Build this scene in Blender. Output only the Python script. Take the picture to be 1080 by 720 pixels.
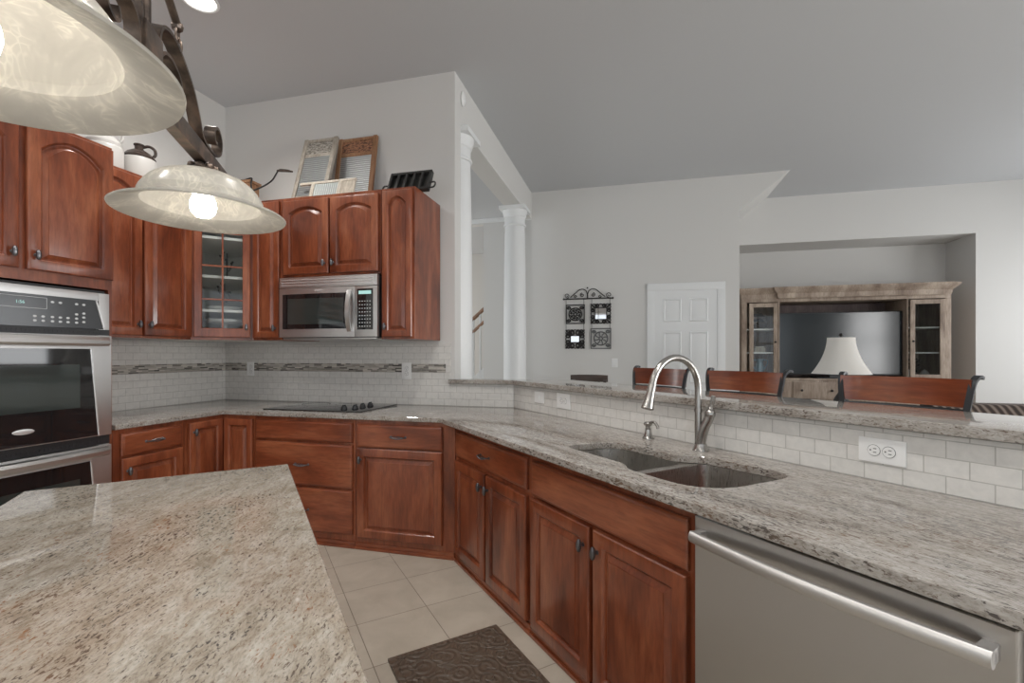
import bpy, bmesh, math, random
from mathutils import Vector, Matrix
random.seed(7)
PI = math.pi
S = bpy.context.scene
for o in list(bpy.data.objects): bpy.data.objects.remove(o)
C = S.collection

# ------------------------------------------------------------------ camera, world, light, exposure
YAW = math.radians(14.406)
cam = bpy.data.objects.new('camera', bpy.data.cameras.new('camera')); C.objects.link(cam)
cam.location = (0, 0, 1.33); cam.rotation_euler = (PI/2, 0, YAW)
cam.data.sensor_width = 36; cam.data.lens = 497.2/1080*36; cam.data.shift_y = 13.1/1080
cam.data.clip_start = .02; cam.data.clip_end = 100
S.camera = cam
S.view_settings.view_transform = 'Standard'; S.view_settings.look = 'None'
S.view_settings.gamma = 1; S.view_settings.use_curve_mapping = False
S.view_settings.exposure = 0.40
W = bpy.data.worlds.new('world'); S.world = W; W.use_nodes = True
bg = W.node_tree.nodes['Background']; bg.inputs[0].default_value = (.86, .93, 1, 1); bg.inputs[1].default_value = 1.6

def window_light(name, loc, rot, sx, sy, watts, col=(1, .97, .93)):
    l = bpy.data.lights.new(name, 'AREA'); l.shape = 'RECTANGLE'; l.size = sx; l.size_y = sy
    l.energy = watts; l.color = col
    o = bpy.data.objects.new(name, l); C.objects.link(o); o.location = loc; o.rotation_euler = rot
    return o
# daylight through the windows behind the camera (wall_rear) and of the living room (wall_right)
DAY = (1, .985, .965)
window_light('daylight_rear_kitchen', (-1.6, -3.25, 1.65), (PI/2, 0, PI), 2.0, 2.1, 520, DAY)
window_light('daylight_rear_middle', (1.2, -3.25, 1.65), (PI/2, 0, PI), 2.0, 2.1, 220, DAY)
window_light('daylight_rear_living', (4.2, -3.25, 1.65), (PI/2, 0, PI), 2.0, 2.1, 165, DAY)
window_light('daylight_right_near', (6.2, .6, 1.65), (PI/2, 0, PI/2), 2.2, 2.1, 140, DAY)
window_light('daylight_right_far', (6.2, 5.9, 1.65), (PI/2, 0, PI/2), 2.6, 2.1, 42, DAY)
window_light('added_stair_light', (-6.3, 9.0, 1.9), (PI/2, 0, -PI/2), 1.5, 2.1, 40, (1, .95, .88))  # added light to brighten the dark stair space; no known window
window_light('added_hall_light', (-6.3, 5.6, 1.9), (PI/2, 0, -PI/2), 2.2, 2.1, 26, (1, .95, .88))  # added hall light, placed outside an invented opening

# ------------------------------------------------------------------ frames of reference
TT = PI/4 - math.radians(1.28)
P = Vector((-math.sin(TT), math.cos(TT), 0)); Q = Vector((math.cos(TT), math.sin(TT), 0))
def pq(p, q, z=0): return P*p + Q*q + Vector((0, 0, z))
ROT_PEN = math.atan2(-P.y, -P.x)          # local x = -P (to the viewer's right), local y = Q
ROT_LEFT = PI/2                           # local x = +Y, local y = -X
ZC = 3.605                                # ceiling
YB = 3.56; XL = -3.65; CT = .914; CB = .884

# ------------------------------------------------------------------ mesh helpers
class MB:
    def __init__(s): s.bm = bmesh.new()
    def _new(s, before):
        return [v for v in s.bm.verts if v not in before]
    def face(s, vs):
        try: return s.bm.faces.new(vs)
        except ValueError: return None
    def box(s, x0, x1, y0, y1, z0, z1, bev=0, M=None, seg=2):
        b = bmesh.new()
        bmesh.ops.create_cube(b, size=1)
        for v in b.verts:
            v.co = Vector((x0+(v.co.x+.5)*(x1-x0), y0+(v.co.y+.5)*(y1-y0), z0+(v.co.z+.5)*(z1-z0)))
        if bev: bmesh.ops.bevel(b, geom=b.edges[:], offset=bev, segments=seg, affect='EDGES', profile=.7)
        return s.add(b, M)
    def add(s, b, M=None):
        if M is not None: bmesh.ops.transform(b, matrix=M, verts=b.verts)
        me = bpy.data.meshes.new('tmp'); b.to_mesh(me); b.free(); s.bm.from_mesh(me); bpy.data.meshes.remove(me)
        return s
    def tube(s, pts, r, n=10, closed=False, cap=True, M=None, rad=None):
        pts = [Vector(p) for p in pts]; b = bmesh.new(); m = len(pts)
        up = None; rings = []
        for i, p in enumerate(pts):
            a = pts[(i-1) % m] if (closed or i > 0) else p
            c = pts[(i+1) % m] if (closed or i < m-1) else p
            t = (c-a)
            t = t.normalized() if t.length > 1e-9 else Vector((0, 0, 1))
            if up is None:
                up = Vector((0, 0, 1)) if abs(t.z) < .9 else Vector((1, 0, 0))
            u = up - t*up.dot(t)
            if u.length < 1e-5: u = t.orthogonal()
            u.normalize(); up = u; w = t.cross(u)
            rr = rad[i] if rad else r
            rings.append([b.verts.new(p+u*rr*math.cos(2*PI*k/n)+w*rr*math.sin(2*PI*k/n)) for k in range(n)])
        for i in range(m if closed else m-1):
            A, B = rings[i], rings[(i+1) % m]
            for k in range(n): b.faces.new((A[k], A[(k+1) % n], B[(k+1) % n], B[k]))
        if cap and not closed:
            b.faces.new(rings[0][::-1]); b.faces.new(rings[-1])
        return s.add(b, M)
    def strap(s, pts, side, w, t, M=None):
        """flat bar swept along pts; side = constant width direction"""
        pts = [Vector(p) for p in pts]; sd = Vector(side).normalized(); b = bmesh.new(); rings = []
        for i, p in enumerate(pts):
            a = pts[max(i-1, 0)]; c = pts[min(i+1, len(pts)-1)]
            n = (c-a).normalized().cross(sd).normalized()
            rings.append([b.verts.new(p+sd*w/2*i1+n*t/2*i2) for i1, i2 in ((-1, -1), (1, -1), (1, 1), (-1, 1))])
        for A, B in zip(rings, rings[1:]):
            for k in range(4): b.faces.new((A[k], A[(k+1) % 4], B[(k+1) % 4], B[k]))
        b.faces.new(rings[0][::-1]); b.faces.new(rings[-1])
        return s.add(b, M)
    def lathe(s, prof, n=24, c=(0, 0, 0), M=None, close=False):
        b = bmesh.new(); rings = []
        for r, z in prof:
            if r < 1e-6: rings.append([b.verts.new((c[0], c[1], c[2]+z))])
            else: rings.append([b.verts.new((c[0]+r*math.cos(2*PI*k/n), c[1]+r*math.sin(2*PI*k/n), c[2]+z)) for k in range(n)])
        pr = list(zip(rings, rings[1:]))
        if close: pr.append((rings[-1], rings[0]))
        for A, B in pr:
            for k in range(n):
                k2 = (k+1) % n
                if len(A) == 1 and len(B) == 1: continue
                if len(A) == 1: b.faces.new((A[0], B[k2], B[k]))
                elif len(B) == 1: b.faces.new((A[k], A[k2], B[0]))
                else: b.faces.new((A[k], A[k2], B[k2], B[k]))
        if not close:
            for R in (rings[0], rings[-1]):
                if len(R) > 1: b.faces.new(R)
        return s.add(b, M)
    def ball(s, c, rx, ry=None, rz=None, n=16, M=None):
        ry = ry or rx; rz = rz or rx
        b = bmesh.new(); bmesh.ops.create_uvsphere(b, u_segments=n, v_segments=max(6, n//2), radius=1)
        for v in b.verts: v.co = Vector((c[0]+v.co.x*rx, c[1]+v.co.y*ry, c[2]+v.co.z*rz))
        return s.add(b, M)
    def prism(s, poly, z0, z1, holes=(), bev=0, M=None):
        b = bmesh.new(); es = []
        for lp in [poly]+list(holes):
            vs = [b.verts.new((p[0], p[1], z0)) for p in lp]
            for i in range(len(vs)): es.append(b.edges.new((vs[i], vs[(i+1) % len(vs)])))
        bmesh.ops.triangle_fill(b, edges=es, use_beauty=True)
        r = bmesh.ops.extrude_face_region(b, geom=b.faces[:])
        for v in [e for e in r['geom'] if isinstance(e, bmesh.types.BMVert)]: v.co.z = z1
        bmesh.ops.recalc_face_normals(b, faces=b.faces)
        if bev:
            ed = [e for e in b.edges if len(e.link_faces) == 2 and e.calc_face_angle(0) > .5 and abs(e.verts[0].co.z-e.verts[1].co.z) < 1e-6]
            bmesh.ops.bevel(b, geom=ed, offset=bev, segments=3, affect='EDGES', profile=.6)
        return s.add(b, M)
    def loops(s, LL, cap0=True, cap1=True, M=None, wrap=False):
        b = bmesh.new(); R = [[b.verts.new(p) for p in l] for l in LL]; n = len(R[0])
        prs = list(zip(R, R[1:]))
        if wrap: prs.append((R[-1], R[0]))
        for A, B in prs:
            for k in range(n): b.faces.new((A[k], A[(k+1) % n], B[(k+1) % n], B[k]))
        if cap0 and not wrap: b.faces.new(R[0][::-1])
        if cap1 and not wrap: b.faces.new(R[-1])
        return s.add(b, M)
    def build(s, name, mat, parent=None, world=False, smooth=True, recalc=True):
        bm = s.bm
        if recalc: bmesh.ops.recalc_face_normals(bm, faces=bm.faces)
        if parent is not None and world:
            bmesh.ops.transform(bm, matrix=root_matrix(parent).inverted(), verts=bm.verts)
        me = bpy.data.meshes.new(name); bm.to_mesh(me); bm.free()
        me.materials.append(mat)
        if smooth:
            me.polygons.foreach_set('use_smooth', [True]*len(me.polygons)); me.set_sharp_from_angle(angle=math.radians(24))
        o = bpy.data.objects.new(name, me); C.objects.link(o)
        if parent is not None: o.parent = parent
        return o
def root_matrix(o):
    m = Matrix.Translation(o.location) @ o.rotation_euler.to_matrix().to_4x4()
    return root_matrix(o.parent) @ m if o.parent else m
def thing(name, label, cat, loc=(0, 0, 0), rotz=0, group=None):
    o = bpy.data.objects.new(name, None); C.objects.link(o); o.empty_display_size = .05
    o.location = loc; o.rotation_euler = (0, 0, rotz); return tag(o, label, cat, group)
def tag(o, label, cat, group=None):
    o['label'] = label; o['category'] = cat
    if group: o['group'] = group
    return o
def struct(o): o['kind'] = 'structure'; return o
def copy_tree(o, parent=None):
    c = o.copy(); C.objects.link(c)
    if parent: c.parent = parent
    for ch in list(o.children): copy_tree(ch, c)
    return c
def arc(cx, cy, r, a0, a1, n=12):
    return [(cx+r*math.cos(a0+(a1-a0)*i/n), cy+r*math.sin(a0+(a1-a0)*i/n)) for i in range(n+1)]
def smooth_path(pts, n=6):
    pts = [Vector(p) for p in pts]; out = []
    for i in range(len(pts)-1):
        p0 = pts[max(i-1, 0)]; p1 = pts[i]; p2 = pts[i+1]; p3 = pts[min(i+2, len(pts)-1)]
        for k in range(n):
            t = k/n
            out.append(.5*((2*p1)+(p2-p0)*t+(2*p0-5*p1+4*p2-p3)*t*t+(3*p1-p0-3*p2+p3)*t**3))
    out.append(pts[-1]); return out
def round_poly(pts, rads, n=6):
    out = []; m = len(pts)
    for i in range(m):
        p = Vector(pts[i][:2]); a = (Vector(pts[i-1][:2])-p); c = (Vector(pts[(i+1) % m][:2])-p); r = rads[i]
        if r <= 0: out.append(tuple(p)); continue
        da = a.normalized(); dc = c.normalized(); s0 = p+da*min(r, a.length*.5); s1 = p+dc*min(r, c.length*.5)
        for k in range(n+1):
            t = k/n; out.append(tuple((1-t)**2*s0+2*t*(1-t)*p+t*t*s1))
    return out

# ------------------------------------------------------------------ materials
def mat(name, col=(.8, .8, .8), rough=.5, metal=0, spec=.5, **kw):
    m = bpy.data.materials.new(name); m.use_nodes = True; b = m.node_tree.nodes['Principled BSDF']
    b.inputs['Base Color'].default_value = (*col, 1); b.inputs['Roughness'].default_value = rough
    b.inputs['Metallic'].default_value = metal; b.inputs['Specular IOR Level'].default_value = spec
    for k, v in kw.items(): b.inputs[k].default_value = v
    return m
class NT:
    def __init__(s, m): s.t = m.node_tree; s.b = s.t.nodes.get('Principled BSDF')
    def n(s, kind, **kw):
        x = s.t.nodes.new(kind)
        for k, v in kw.items():
            if k.startswith('i_'):
                key = k[2:]; key = int(key) if key.isdigit() else key.replace('_', ' ')
                x.inputs[key].default_value = v
            else: setattr(x, k, v)
        return x
    def l(s, a, b): s.t.links.new(a, b)
    def ramp(s, fac, stops, interp='LINEAR'):
        r = s.n('ShaderNodeValToRGB'); r.color_ramp.interpolation = interp
        e = r.color_ramp.elements
        while len(e) > 1: e.remove(e[-1])
        e[0].position = stops[0][0]; e[0].color = (*stops[0][1], 1)
        for p, c in stops[1:]:
            x = e.new(p); x.color = (*c, 1)
        s.l(fac, r.inputs[0]); return r.outputs[0]
    def coord(s, scale=(1, 1, 1), rot=(0, 0, 0), rnd=False):
        tc = s.n('ShaderNodeTexCoord'); mp = s.n('ShaderNodeMapping')
        mp.inputs['Scale'].default_value = scale; mp.inputs['Rotation'].default_value = rot
        src = tc.outputs['Object']
        if rnd:
            oi = s.n('ShaderNodeObjectInfo'); ml = s.n('ShaderNodeMath', operation='MULTIPLY'); ml.inputs[1].default_value = 37
            s.l(oi.outputs['Random'], ml.inputs[0]); ad = s.n('ShaderNodeVectorMath', operation='ADD')
            s.l(src, ad.inputs[0]); s.l(ml.outputs[0], ad.inputs[1]); src = ad.outputs[0]
        if any(rot):
            m0 = s.n('ShaderNodeMapping'); m0.inputs['Rotation'].default_value = rot; mp.inputs['Rotation'].default_value = (0, 0, 0); s.l(src, m0.inputs['Vector']); src = m0.outputs[0]
        s.l(src, mp.inputs['Vector']); return mp.outputs[0]
    def mix(s, fac, a, b, mode='MIX'):
        x = s.n('ShaderNodeMix', data_type='RGBA', blend_type=mode)
        for i, v in ((0, fac), (6, a), (7, b)):
            if hasattr(v, 'links'): s.l(v, x.inputs[i])
            else: x.inputs[i].default_value = v if i == 0 else (*v, 1)
        return x.outputs[2]
    def noise(s, vec, scale, detail=3, rough=.5, dist=0):
        x = s.n('ShaderNodeTexNoise'); x.inputs['Scale'].default_value = scale; x.inputs['Detail'].default_value = detail
        x.inputs['Roughness'].default_value = rough; x.inputs['Distortion'].default_value = dist
        s.l(vec, x.inputs['Vector']); return x.outputs['Fac']
    def bump(s, h, strength=.2, dist=.01):
        x = s.n('ShaderNodeBump'); x.inputs['Strength'].default_value = strength; x.inputs['Distance'].default_value = dist
        s.l(h, x.inputs['Height']); s.l(x.outputs[0], s.b.inputs['Normal'])

def wood(name, c_dark, c_mid, c_light, horiz=False, rough=.30, coat=.4):
    m = mat(name, c_mid, rough); N = NT(m)
    v = N.coord((4, 4, 32) if horiz else (32, 32, 4), rnd=True)
    v2 = N.coord((1.5, 1.5, 5) if horiz else (5, 5, 1.5), rnd=True)
    g = N.noise(v, 2.2, 5, .65, .3); b = N.noise(v2, 1.1, 4, .6, .4)
    c = N.ramp(b, [(.30, c_dark), (.5, c_mid), (.74, c_light)])
    gd = N.ramp(g, [(.3, (.62, .58, .55)), (.62, (1.08, 1.06, 1.04))])
    c = N.mix(.8, c, gd, 'MULTIPLY')
    N.l(c, N.b.inputs['Base Color']); N.bump(g, .03, .002)
    N.b.inputs['Coat Weight'].default_value = coat; N.b.inputs['Coat Roughness'].default_value = .12
    return m
CH = ((.115, .026, .011), (.24, .061, .024), (.40, .135, .062))
M = {}
M['cherry'] = wood('cherry_wood', *CH)
M['cherry_h'] = wood('cherry_wood_horizontal', *CH, horiz=True)
M['brownwood'] = wood('stool_red_wood', (.09, .018, .007), (.19, .042, .014), (.32, .10, .035), horiz=True, rough=.28, coat=.4)
M['distressed'] = wood('weathered_wood', (.20, .145, .11), (.37, .295, .235), (.54, .45, .37), rough=.6, coat=0)
M['darkback'] = wood('dark_back_panel', (.10, .07, .065), (.17, .125, .12), (.24, .18, .17), rough=.6, coat=0)
M['oldgrey'] = wood('old_grey_wood', (.28, .25, .21), (.42, .385, .33), (.55, .51, .45), rough=.75, coat=0)
M['oldbrown'] = wood('old_brown_wood', (.24, .12, .06), (.36, .19, .10), (.48, .29, .17), rough=.7, coat=0)
M['oldpale'] = wood('old_pale_wood', (.50, .45, .37), (.62, .57, .48), (.72, .68, .60), rough=.7, coat=0)
M['darkwood'] = wood('dark_wood', (.035, .022, .016), (.06, .038, .028), (.10, .065, .05), horiz=True, rough=.35)
M['oak'] = wood('handrail_oak', (.20, .09, .04), (.30, .14, .06), (.40, .2, .1), horiz=True)

def plaster(name, col, b=.04):
    m = mat(name, col, .75, spec=.3); N = NT(m); N.bump(N.noise(N.coord(), 90, 4), b, .003); return m
M['wall'] = plaster('wall_paint', (.69, .68, .66))
M['ceiling'] = plaster('ceiling_paint', (.58, .59, .605))
M['white'] = mat('white_trim_paint', (.82, .83, .83), .4)
M['cream'] = mat('cream_cabinet_paint', (.60, .57, .52), .45)
M['plate'] = mat('white_plastic', (.86, .86, .85), .35)
M['slot'] = mat('dark_slot', (.05, .05, .05), .6)

def granite(name, rotz, warm):
    m = mat(name, (.5, .46, .4), .045); N = NT(m)
    v = N.coord((1, 1, 1), (0, 0, rotz)); ky = 2.3 if warm else 3.4; vs = N.coord((1, ky, ky*.7), (0, 0, rotz)); vb = N.coord((.8, 2.2, 1), (0, 0, rotz))
    big = N.noise(vb, 2.2, 4, .6, 1.2); mid = N.noise(vs, 16, 5, .68, .7); fine = N.noise(vs, 85, 4, .72, .3)
    spk = N.noise(vs, 74 if warm else 60, 4, .62, .7)
    base = N.ramp(mid, [(.3, (.255, .21, .165)), (.46, (.35, .31, .258)), (.62, (.42, .388, .342)), (.8, (.51, .485, .445))] if warm else [(.3, (.25, .225, .20)), (.46, (.37, .345, .315)), (.62, (.45, .43, .405)), (.8, (.55, .54, .52))])
    grain = N.ramp(fine, [(.32, (.60, .57, .53)), (.5, (1, 1, 1)), (.7, (1.12, 1.1, 1.08))])
    c = N.mix(.9, base, grain, 'MULTIPLY')
    # brown/black flecks, denser inside the drifting bands
    bandm = N.n('ShaderNodeMapRange'); N.l(big, bandm.inputs[0])
    for i, x in ((1, .35), (2, .70), (3, -.035), (4, .075)): bandm.inputs[i].default_value = x
    sm = N.n('ShaderNodeMath', operation='ADD'); N.l(spk, sm.inputs[0]); N.l(bandm.outputs[0], sm.inputs[1])
    dk = N.ramp(sm.outputs[0], [(.572, (0, 0, 0)), (.65, (1, 1, 1))] if warm else [(.555, (0, 0, 0)), (.635, (1, 1, 1))])
    rust = N.noise(v, 9, 3, .5)
    dcol = N.ramp(rust, [(.40, (.085, .075, .07)), (.55, (.15, .11, .085)), (.68, (.28, .15, .085) if warm else (.19, .13, .09))])
    c = N.mix(dk, c, dcol)
    bd = N.ramp(big, [(.35, (1.04, 1.04, 1.04)), (.65, (.86, .82, .77) if warm else (.88, .86, .84))])
    c = N.mix(.85, c, bd, 'MULTIPLY')
    N.l(c, N.b.inputs['Base Color']); return m
M['granite'] = granite('granite_peninsula', -(PI/2+TT), False)
M['granite_island'] = granite('granite_island', -1.96, True)

def steel(name, col=(.62, .61, .60), rough=.28, axis='x', bump=.02, aniso=0):
    m = mat(name, col, rough, 1); N = NT(m)
    sc = {'x': (1, 60, 400), 'z': (400, 400, 2)}[axis]
    g = N.noise(N.coord(sc), 1.0, 3)
    if bump: N.l(N.ramp(g, [(.3, (rough-.02,)*3), (.7, (rough+.03,)*3)]), N.b.inputs['Roughness']); N.bump(g, bump, .0004)
    if aniso:
        N.b.inputs['Anisotropic'].default_value = aniso;  tg = N.n('ShaderNodeTangent', direction_type='RADIAL', axis='Z'); N.l(tg.outputs[0], N.b.inputs['Tangent'])
    return m
M['steel'] = steel('stainless_steel', (.64, .635, .625), .38, 'x', 0, .4); M['steel_v'] = steel('stainless_steel_brushed', (.60, .585, .57), .40, 'x', 0, 1.0)
M['satin'] = mat('satin_steel', (.60, .59, .58), .42, 1)
M['sinksteel'] = steel('sink_steel', (.60, .58, .55), .28, 'z', .01)
M['nickel'] = mat('brushed_nickel', (.42, .405, .385), .25, 1)
M['pewter'] = mat('pewter_hardware', (.16, .16, .17), .32, .9)
M['blackglass'] = mat('black_oven_glass', (.012, .012, .013), .04, 0, .8)
M['ovenwindow'] = mat('oven_window_glass', (.035, .045, .043), .05, 0, 1.0)
M['blackplastic'] = mat('black_plastic', (.02, .02, .022), .4)
M['panelgrey'] = mat('control_panel_black', (.045, .048, .052), .15)
M['keys'] = mat('key_print_white', (.62, .63, .64), .5)
M['badge'] = mat('silver_badge', (.8, .8, .8), .25, .6)
M['iron'] = mat('black_iron', (.035, .033, .032), .5, .5)
M['castiron'] = mat('cast_iron', (.04, .04, .038), .4, .3)
M['stooliron'] = mat('grey_iron', (.04, .042, .046), .45, .5)
def bronze():
    m = mat('aged_bronze', (.16, .125, .105), .36, .85); N = NT(m)
    f = N.noise(N.coord(), 26, 4); N.l(N.ramp(f, [(.35, (.07, .055, .048)), (.55, (.17, .13, .105)), (.75, (.30, .20, .15))]), N.b.inputs['Base Color']); return m
M['bronze'] = bronze()
def alabaster():
    m = mat('alabaster_glass', (.78, .75, .68), .22); N = NT(m); t = N.t
    v = N.coord(); d = N.noise(v, 7, 3, .6, 2.5)
    vo = N.n('ShaderNodeTexVoronoi', feature='DISTANCE_TO_EDGE'); vo.inputs['Scale'].default_value = 44
    nn = N.n('ShaderNodeTexNoise'); nn.inputs['Scale'].default_value = 11; N.l(v, nn.inputs['Vector'])
    wv = N.n('ShaderNodeVectorMath', operation='MULTIPLY_ADD'); wv.inputs[1].default_value = (.22, .22, .22)
    N.l(nn.outputs['Color'], wv.inputs[0]); N.l(v, wv.inputs[2]); N.l(wv.outputs[0], vo.inputs['Vector'])
    vein = N.ramp(vo.outputs['Distance'], [(.0, (.75, .75, .75)), (.16, (0, 0, 0))])
    vm = N.mix(1, vein, N.ramp(d, [(.44, (0, 0, 0)), (.70, (1, 1, 1))]), 'MULTIPLY')
    base = N.ramp(d, [(.3, (.56, .545, .51)), (.7, (.68, .66, .61))])
    c = N.mix(vm, base, (.93, .90, .82)); N.l(c, N.b.inputs['Base Color'])
    tr = N.n('ShaderNodeBsdfTranslucent'); N.l(c, tr.inputs[0])
    mx = N.n('ShaderNodeMixShader'); mx.inputs[0].default_value = .5
    out = t.nodes['Material Output']; N.l(N.b.outputs[0], mx.inputs[1]); N.l(tr.outputs[0], mx.inputs[2]); N.l(mx.outputs[0], out.inputs[0])
    return m
M['alabaster'] = alabaster()
def emit(name, col, s, base=None):
    m = mat(name, base or col, .4); b = m.node_tree.nodes['Principled BSDF']
    b.inputs['Emission Color'].default_value = (*col, 1); b.inputs['Emission Strength'].default_value = s; return m
M['bulb'] = emit('lit_bulb', (1, .93, .82), 17)
M['downlight'] = emit('lit_downlight', (1, .97, .92), 5)
M['display'] = emit('lit_display', (.45, .75, .7), .7, (.03, .04, .04))
def glass(name, tint=(1, 1, 1), mixf=.12):
    m = bpy.data.materials.new(name); m.use_nodes = True; N = NT(m); t = N.t; t.nodes.remove(N.b); N.b = None
    tr = N.n('ShaderNodeBsdfTransparent'); tr.inputs[0].default_value = (*tint, 1)
    gl = N.n('ShaderNodeBsdfGlossy'); gl.inputs['Roughness'].default_value = .03
    fr = N.n('ShaderNodeFresnel'); fr.inputs[0].default_value = 1.5
    mx = N.n('ShaderNodeMixShader'); ge = N.n('ShaderNodeNewGeometry'); iv = N.n('ShaderNodeMath', operation='SUBTRACT'); iv.inputs[0].default_value = 1; N.l(ge.outputs['Backfacing'], iv.inputs[1])
    mu = N.n('ShaderNodeMath', operation='MULTIPLY'); N.l(fr.outputs[0], mu.inputs[0]); N.l(iv.outputs[0], mu.inputs[1]); N.l(mu.outputs[0], mx.inputs[0]); N.l(tr.outputs[0], mx.inputs[1]); N.l(gl.outputs[0], mx.inputs[2])
    N.l(mx.outputs[0], t.nodes['Material Output'].inputs[0]); return m
M['glass'] = glass('clear_glass', (.93, .95, .95))
def seeded():
    m = glass('seeded_glass', (.72, .74, .74)); N = NT(m)
    vo = N.n('ShaderNodeTexVoronoi'); vo.inputs['Scale'].default_value = 55; N.l(N.coord(), vo.inputs['Vector'])
    bp = N.n('ShaderNodeBump'); bp.inputs['Strength'].default_value = .9; bp.inputs['Distance'].default_value = .02; N.l(vo.outputs['Distance'], bp.inputs['Height'])
    for n in m.node_tree.nodes:
        if n.bl_idname == 'ShaderNodeBsdfGlossy': N.l(bp.outputs[0], n.inputs['Normal']); n.inputs['Roughness'].default_value = .12
    return m
M['seeded'] = seeded()

def tile_mat(name, bw, bh, mortar, c1, c2, cm, floor=False, rot=0, off=.5, rough=.25, bump=.35, loc=(0, 0, 0)):
    m = mat(name, c1, rough); N = NT(m)
    if floor:
        tc = N.n('ShaderNodeTexCoord'); mp = N.n('ShaderNodeMapping'); mp.inputs['Rotation'].default_value = (0, 0, rot); mp.inputs['Location'].default_value = loc
        N.l(tc.outputs['Object'], mp.inputs['Vector']); v = mp.outputs[0]
    else:
        tc = N.n('ShaderNodeTexCoord'); sp = N.n('ShaderNodeSeparateXYZ'); cb = N.n('ShaderNodeCombineXYZ')
        N.l(tc.outputs['Object'], sp.inputs[0]); N.l(sp.outputs[0], cb.inputs[0]); N.l(sp.outputs[2], cb.inputs[1]); v = cb.outputs[0]
    br = N.n('ShaderNodeTexBrick', offset=off, offset_frequency=2)
    N.l(v, br.inputs['Vector'])
    br.inputs['Color1'].default_value = (*c1, 1); br.inputs['Color2'].default_value = (*c2, 1); br.inputs['Mortar'].default_value = (*cm, 1)
    br.inputs['Scale'].default_value = 1; br.inputs['Mortar Size'].default_value = mortar; br.inputs['Brick Width'].default_value = bw
    br.inputs['Row Height'].default_value = bh; br.inputs['Mortar Smooth'].default_value = .1
    c = br.outputs['Color']
    n1 = N.noise(v, 5 if floor else 30, 5, .6, .5)
    c = N.mix(1, c, N.ramp(n1, [(.3, (.86, .845, .82) if floor else (.94, .935, .93)), (.7, (1.07, 1.06, 1.05))]), 'MULTIPLY')
    N.l(c, N.b.inputs['Base Color'])
    inv = N.n('ShaderNodeMath', operation='SUBTRACT'); inv.inputs[0].default_value = 1; N.l(br.outputs['Fac'], inv.inputs[1])
    N.bump(inv.outputs[0], bump, .003); return m, N, br
M['subway'] = tile_mat('subway_tile', .106, .0530, .0016, (.69, .68, .655), (.73, .72, .695), (.49, .48, .455))[0]
M['floor'] = tile_mat('floor_tile', .356, .356, .0022, (.45, .405, .345), (.485, .44, .375), (.22, .185, .15), floor=True, off=0,
                      rot=-math.atan2(P.y, P.x), loc=(-2.39+.356*0, .468, 0), rough=.35, bump=.3)[0]
def mosaic():
    m, N, br = tile_mat('mosaic_strip_tile', .075, .0116, .0012, (.05, .045, .04), (.62, .58, .52), (.40, .38, .36), rough=.12)
    # random tone per strip
    t = br.inputs['Vector'].links[0].from_socket
    br.offset = .37; br.offset_frequency = 3; br.squash = .6; br.squash_frequency = 2
    return m
M['mosaic'] = mosaic()
def mat_rug():
    m = mat('brown_rubber_mat', (.105, .078, .058), .42); N = NT(m)
    v = N.coord(); vo = N.n('ShaderNodeTexVoronoi'); vo.inputs['Scale'].default_value = 9; vo.inputs['Randomness'].default_value = .35
    N.l(v, vo.inputs['Vector']); sn = N.n('ShaderNodeMath', operation='SINE'); ml = N.n('ShaderNodeMath', operation='MULTIPLY'); ml.inputs[1].default_value = 26
    N.l(vo.outputs['Distance'], ml.inputs[0]); N.l(ml.outputs[0], sn.inputs[0]); N.bump(sn.outputs[0], .5, .004); return m
M['rubber'] = mat_rug()
M['fabric'] = mat('cream_lampshade_linen', (.74, .72, .68), .9)
M['tvscreen'] = mat('tv_screen', (.018, .024, .028), .14, 0, .5)
M['bluevase'] = mat('blue_glaze', (.26, .38, .45), .25)
M['ceramic'] = mat('white_stoneware', (.58, .57, .545), .3)
M['brownglaze'] = mat('brown_glaze', (.05, .035, .028), .25)
M['maple'] = mat('maple_interior', (.88, .86, .82), .5)
M['shelfwhite'] = mat('shelf_edge_white', (.80, .78, .74), .4)
def striped():
    m = mat('striped_brown_fabric', (.1, .07, .05), .8); N = NT(m)
    w = N.n('ShaderNodeTexWave', wave_type='BANDS', bands_direction='X'); w.inputs['Scale'].default_value = 6; w.inputs['Distortion'].default_value = 1.5
    N.l(N.coord(rot=(0, .6, 0)), w.inputs['Vector'])
    N.l(N.ramp(w.outputs['Fac'], [(.2, (.05, .035, .03)), (.6, (.13, .095, .075)), (.9, (.26, .21, .18))]), N.b.inputs['Base Color']); return m
M['striped'] = striped()
def ribbed(name, col, axis, metal=.6, freq=55):
    m = mat(name, col, .35, metal); N = NT(m)
    w = N.n('ShaderNodeTexWave', wave_type='BANDS', bands_direction=axis); w.inputs['Scale'].default_value = freq/6.28*2
    w.inputs['Distortion'].default_value = .3; N.l(N.coord(), w.inputs['Vector'])
    N.l(N.ramp(w.outputs['Fac'], [(.1, tuple(x*.6 for x in col)), (.8, col)]), N.b.inputs['Base Color']); N.bump(w.outputs['Fac'], .6, .006); return m
M['rib_zinc'] = ribbed('washboard_zinc', (.46, .48, .48), 'Z'); M['rib_glass'] = ribbed('washboard_ribbed_glass', (.55, .60, .58), 'X', .0)
M['rib_pale'] = ribbed('washboard_pale_metal', (.60, .62, .63), 'Z')
def printed(name, c0, c1):
    m = mat(name, c0, .75); N = NT(m); f = N.noise(N.coord((3, 3, 9)), 14, 4, .7)
    N.l(N.ramp(f, [(.46, c0), (.56, c1)]), N.b.inputs['Base Color']); return m
M['print_grey'] = printed('faded_grey_print', (.45, .42, .37), (.16, .14, .12)); M['print_red'] = printed('faded_red_print', (.42, .20, .11), (.10, .05, .035))

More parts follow.
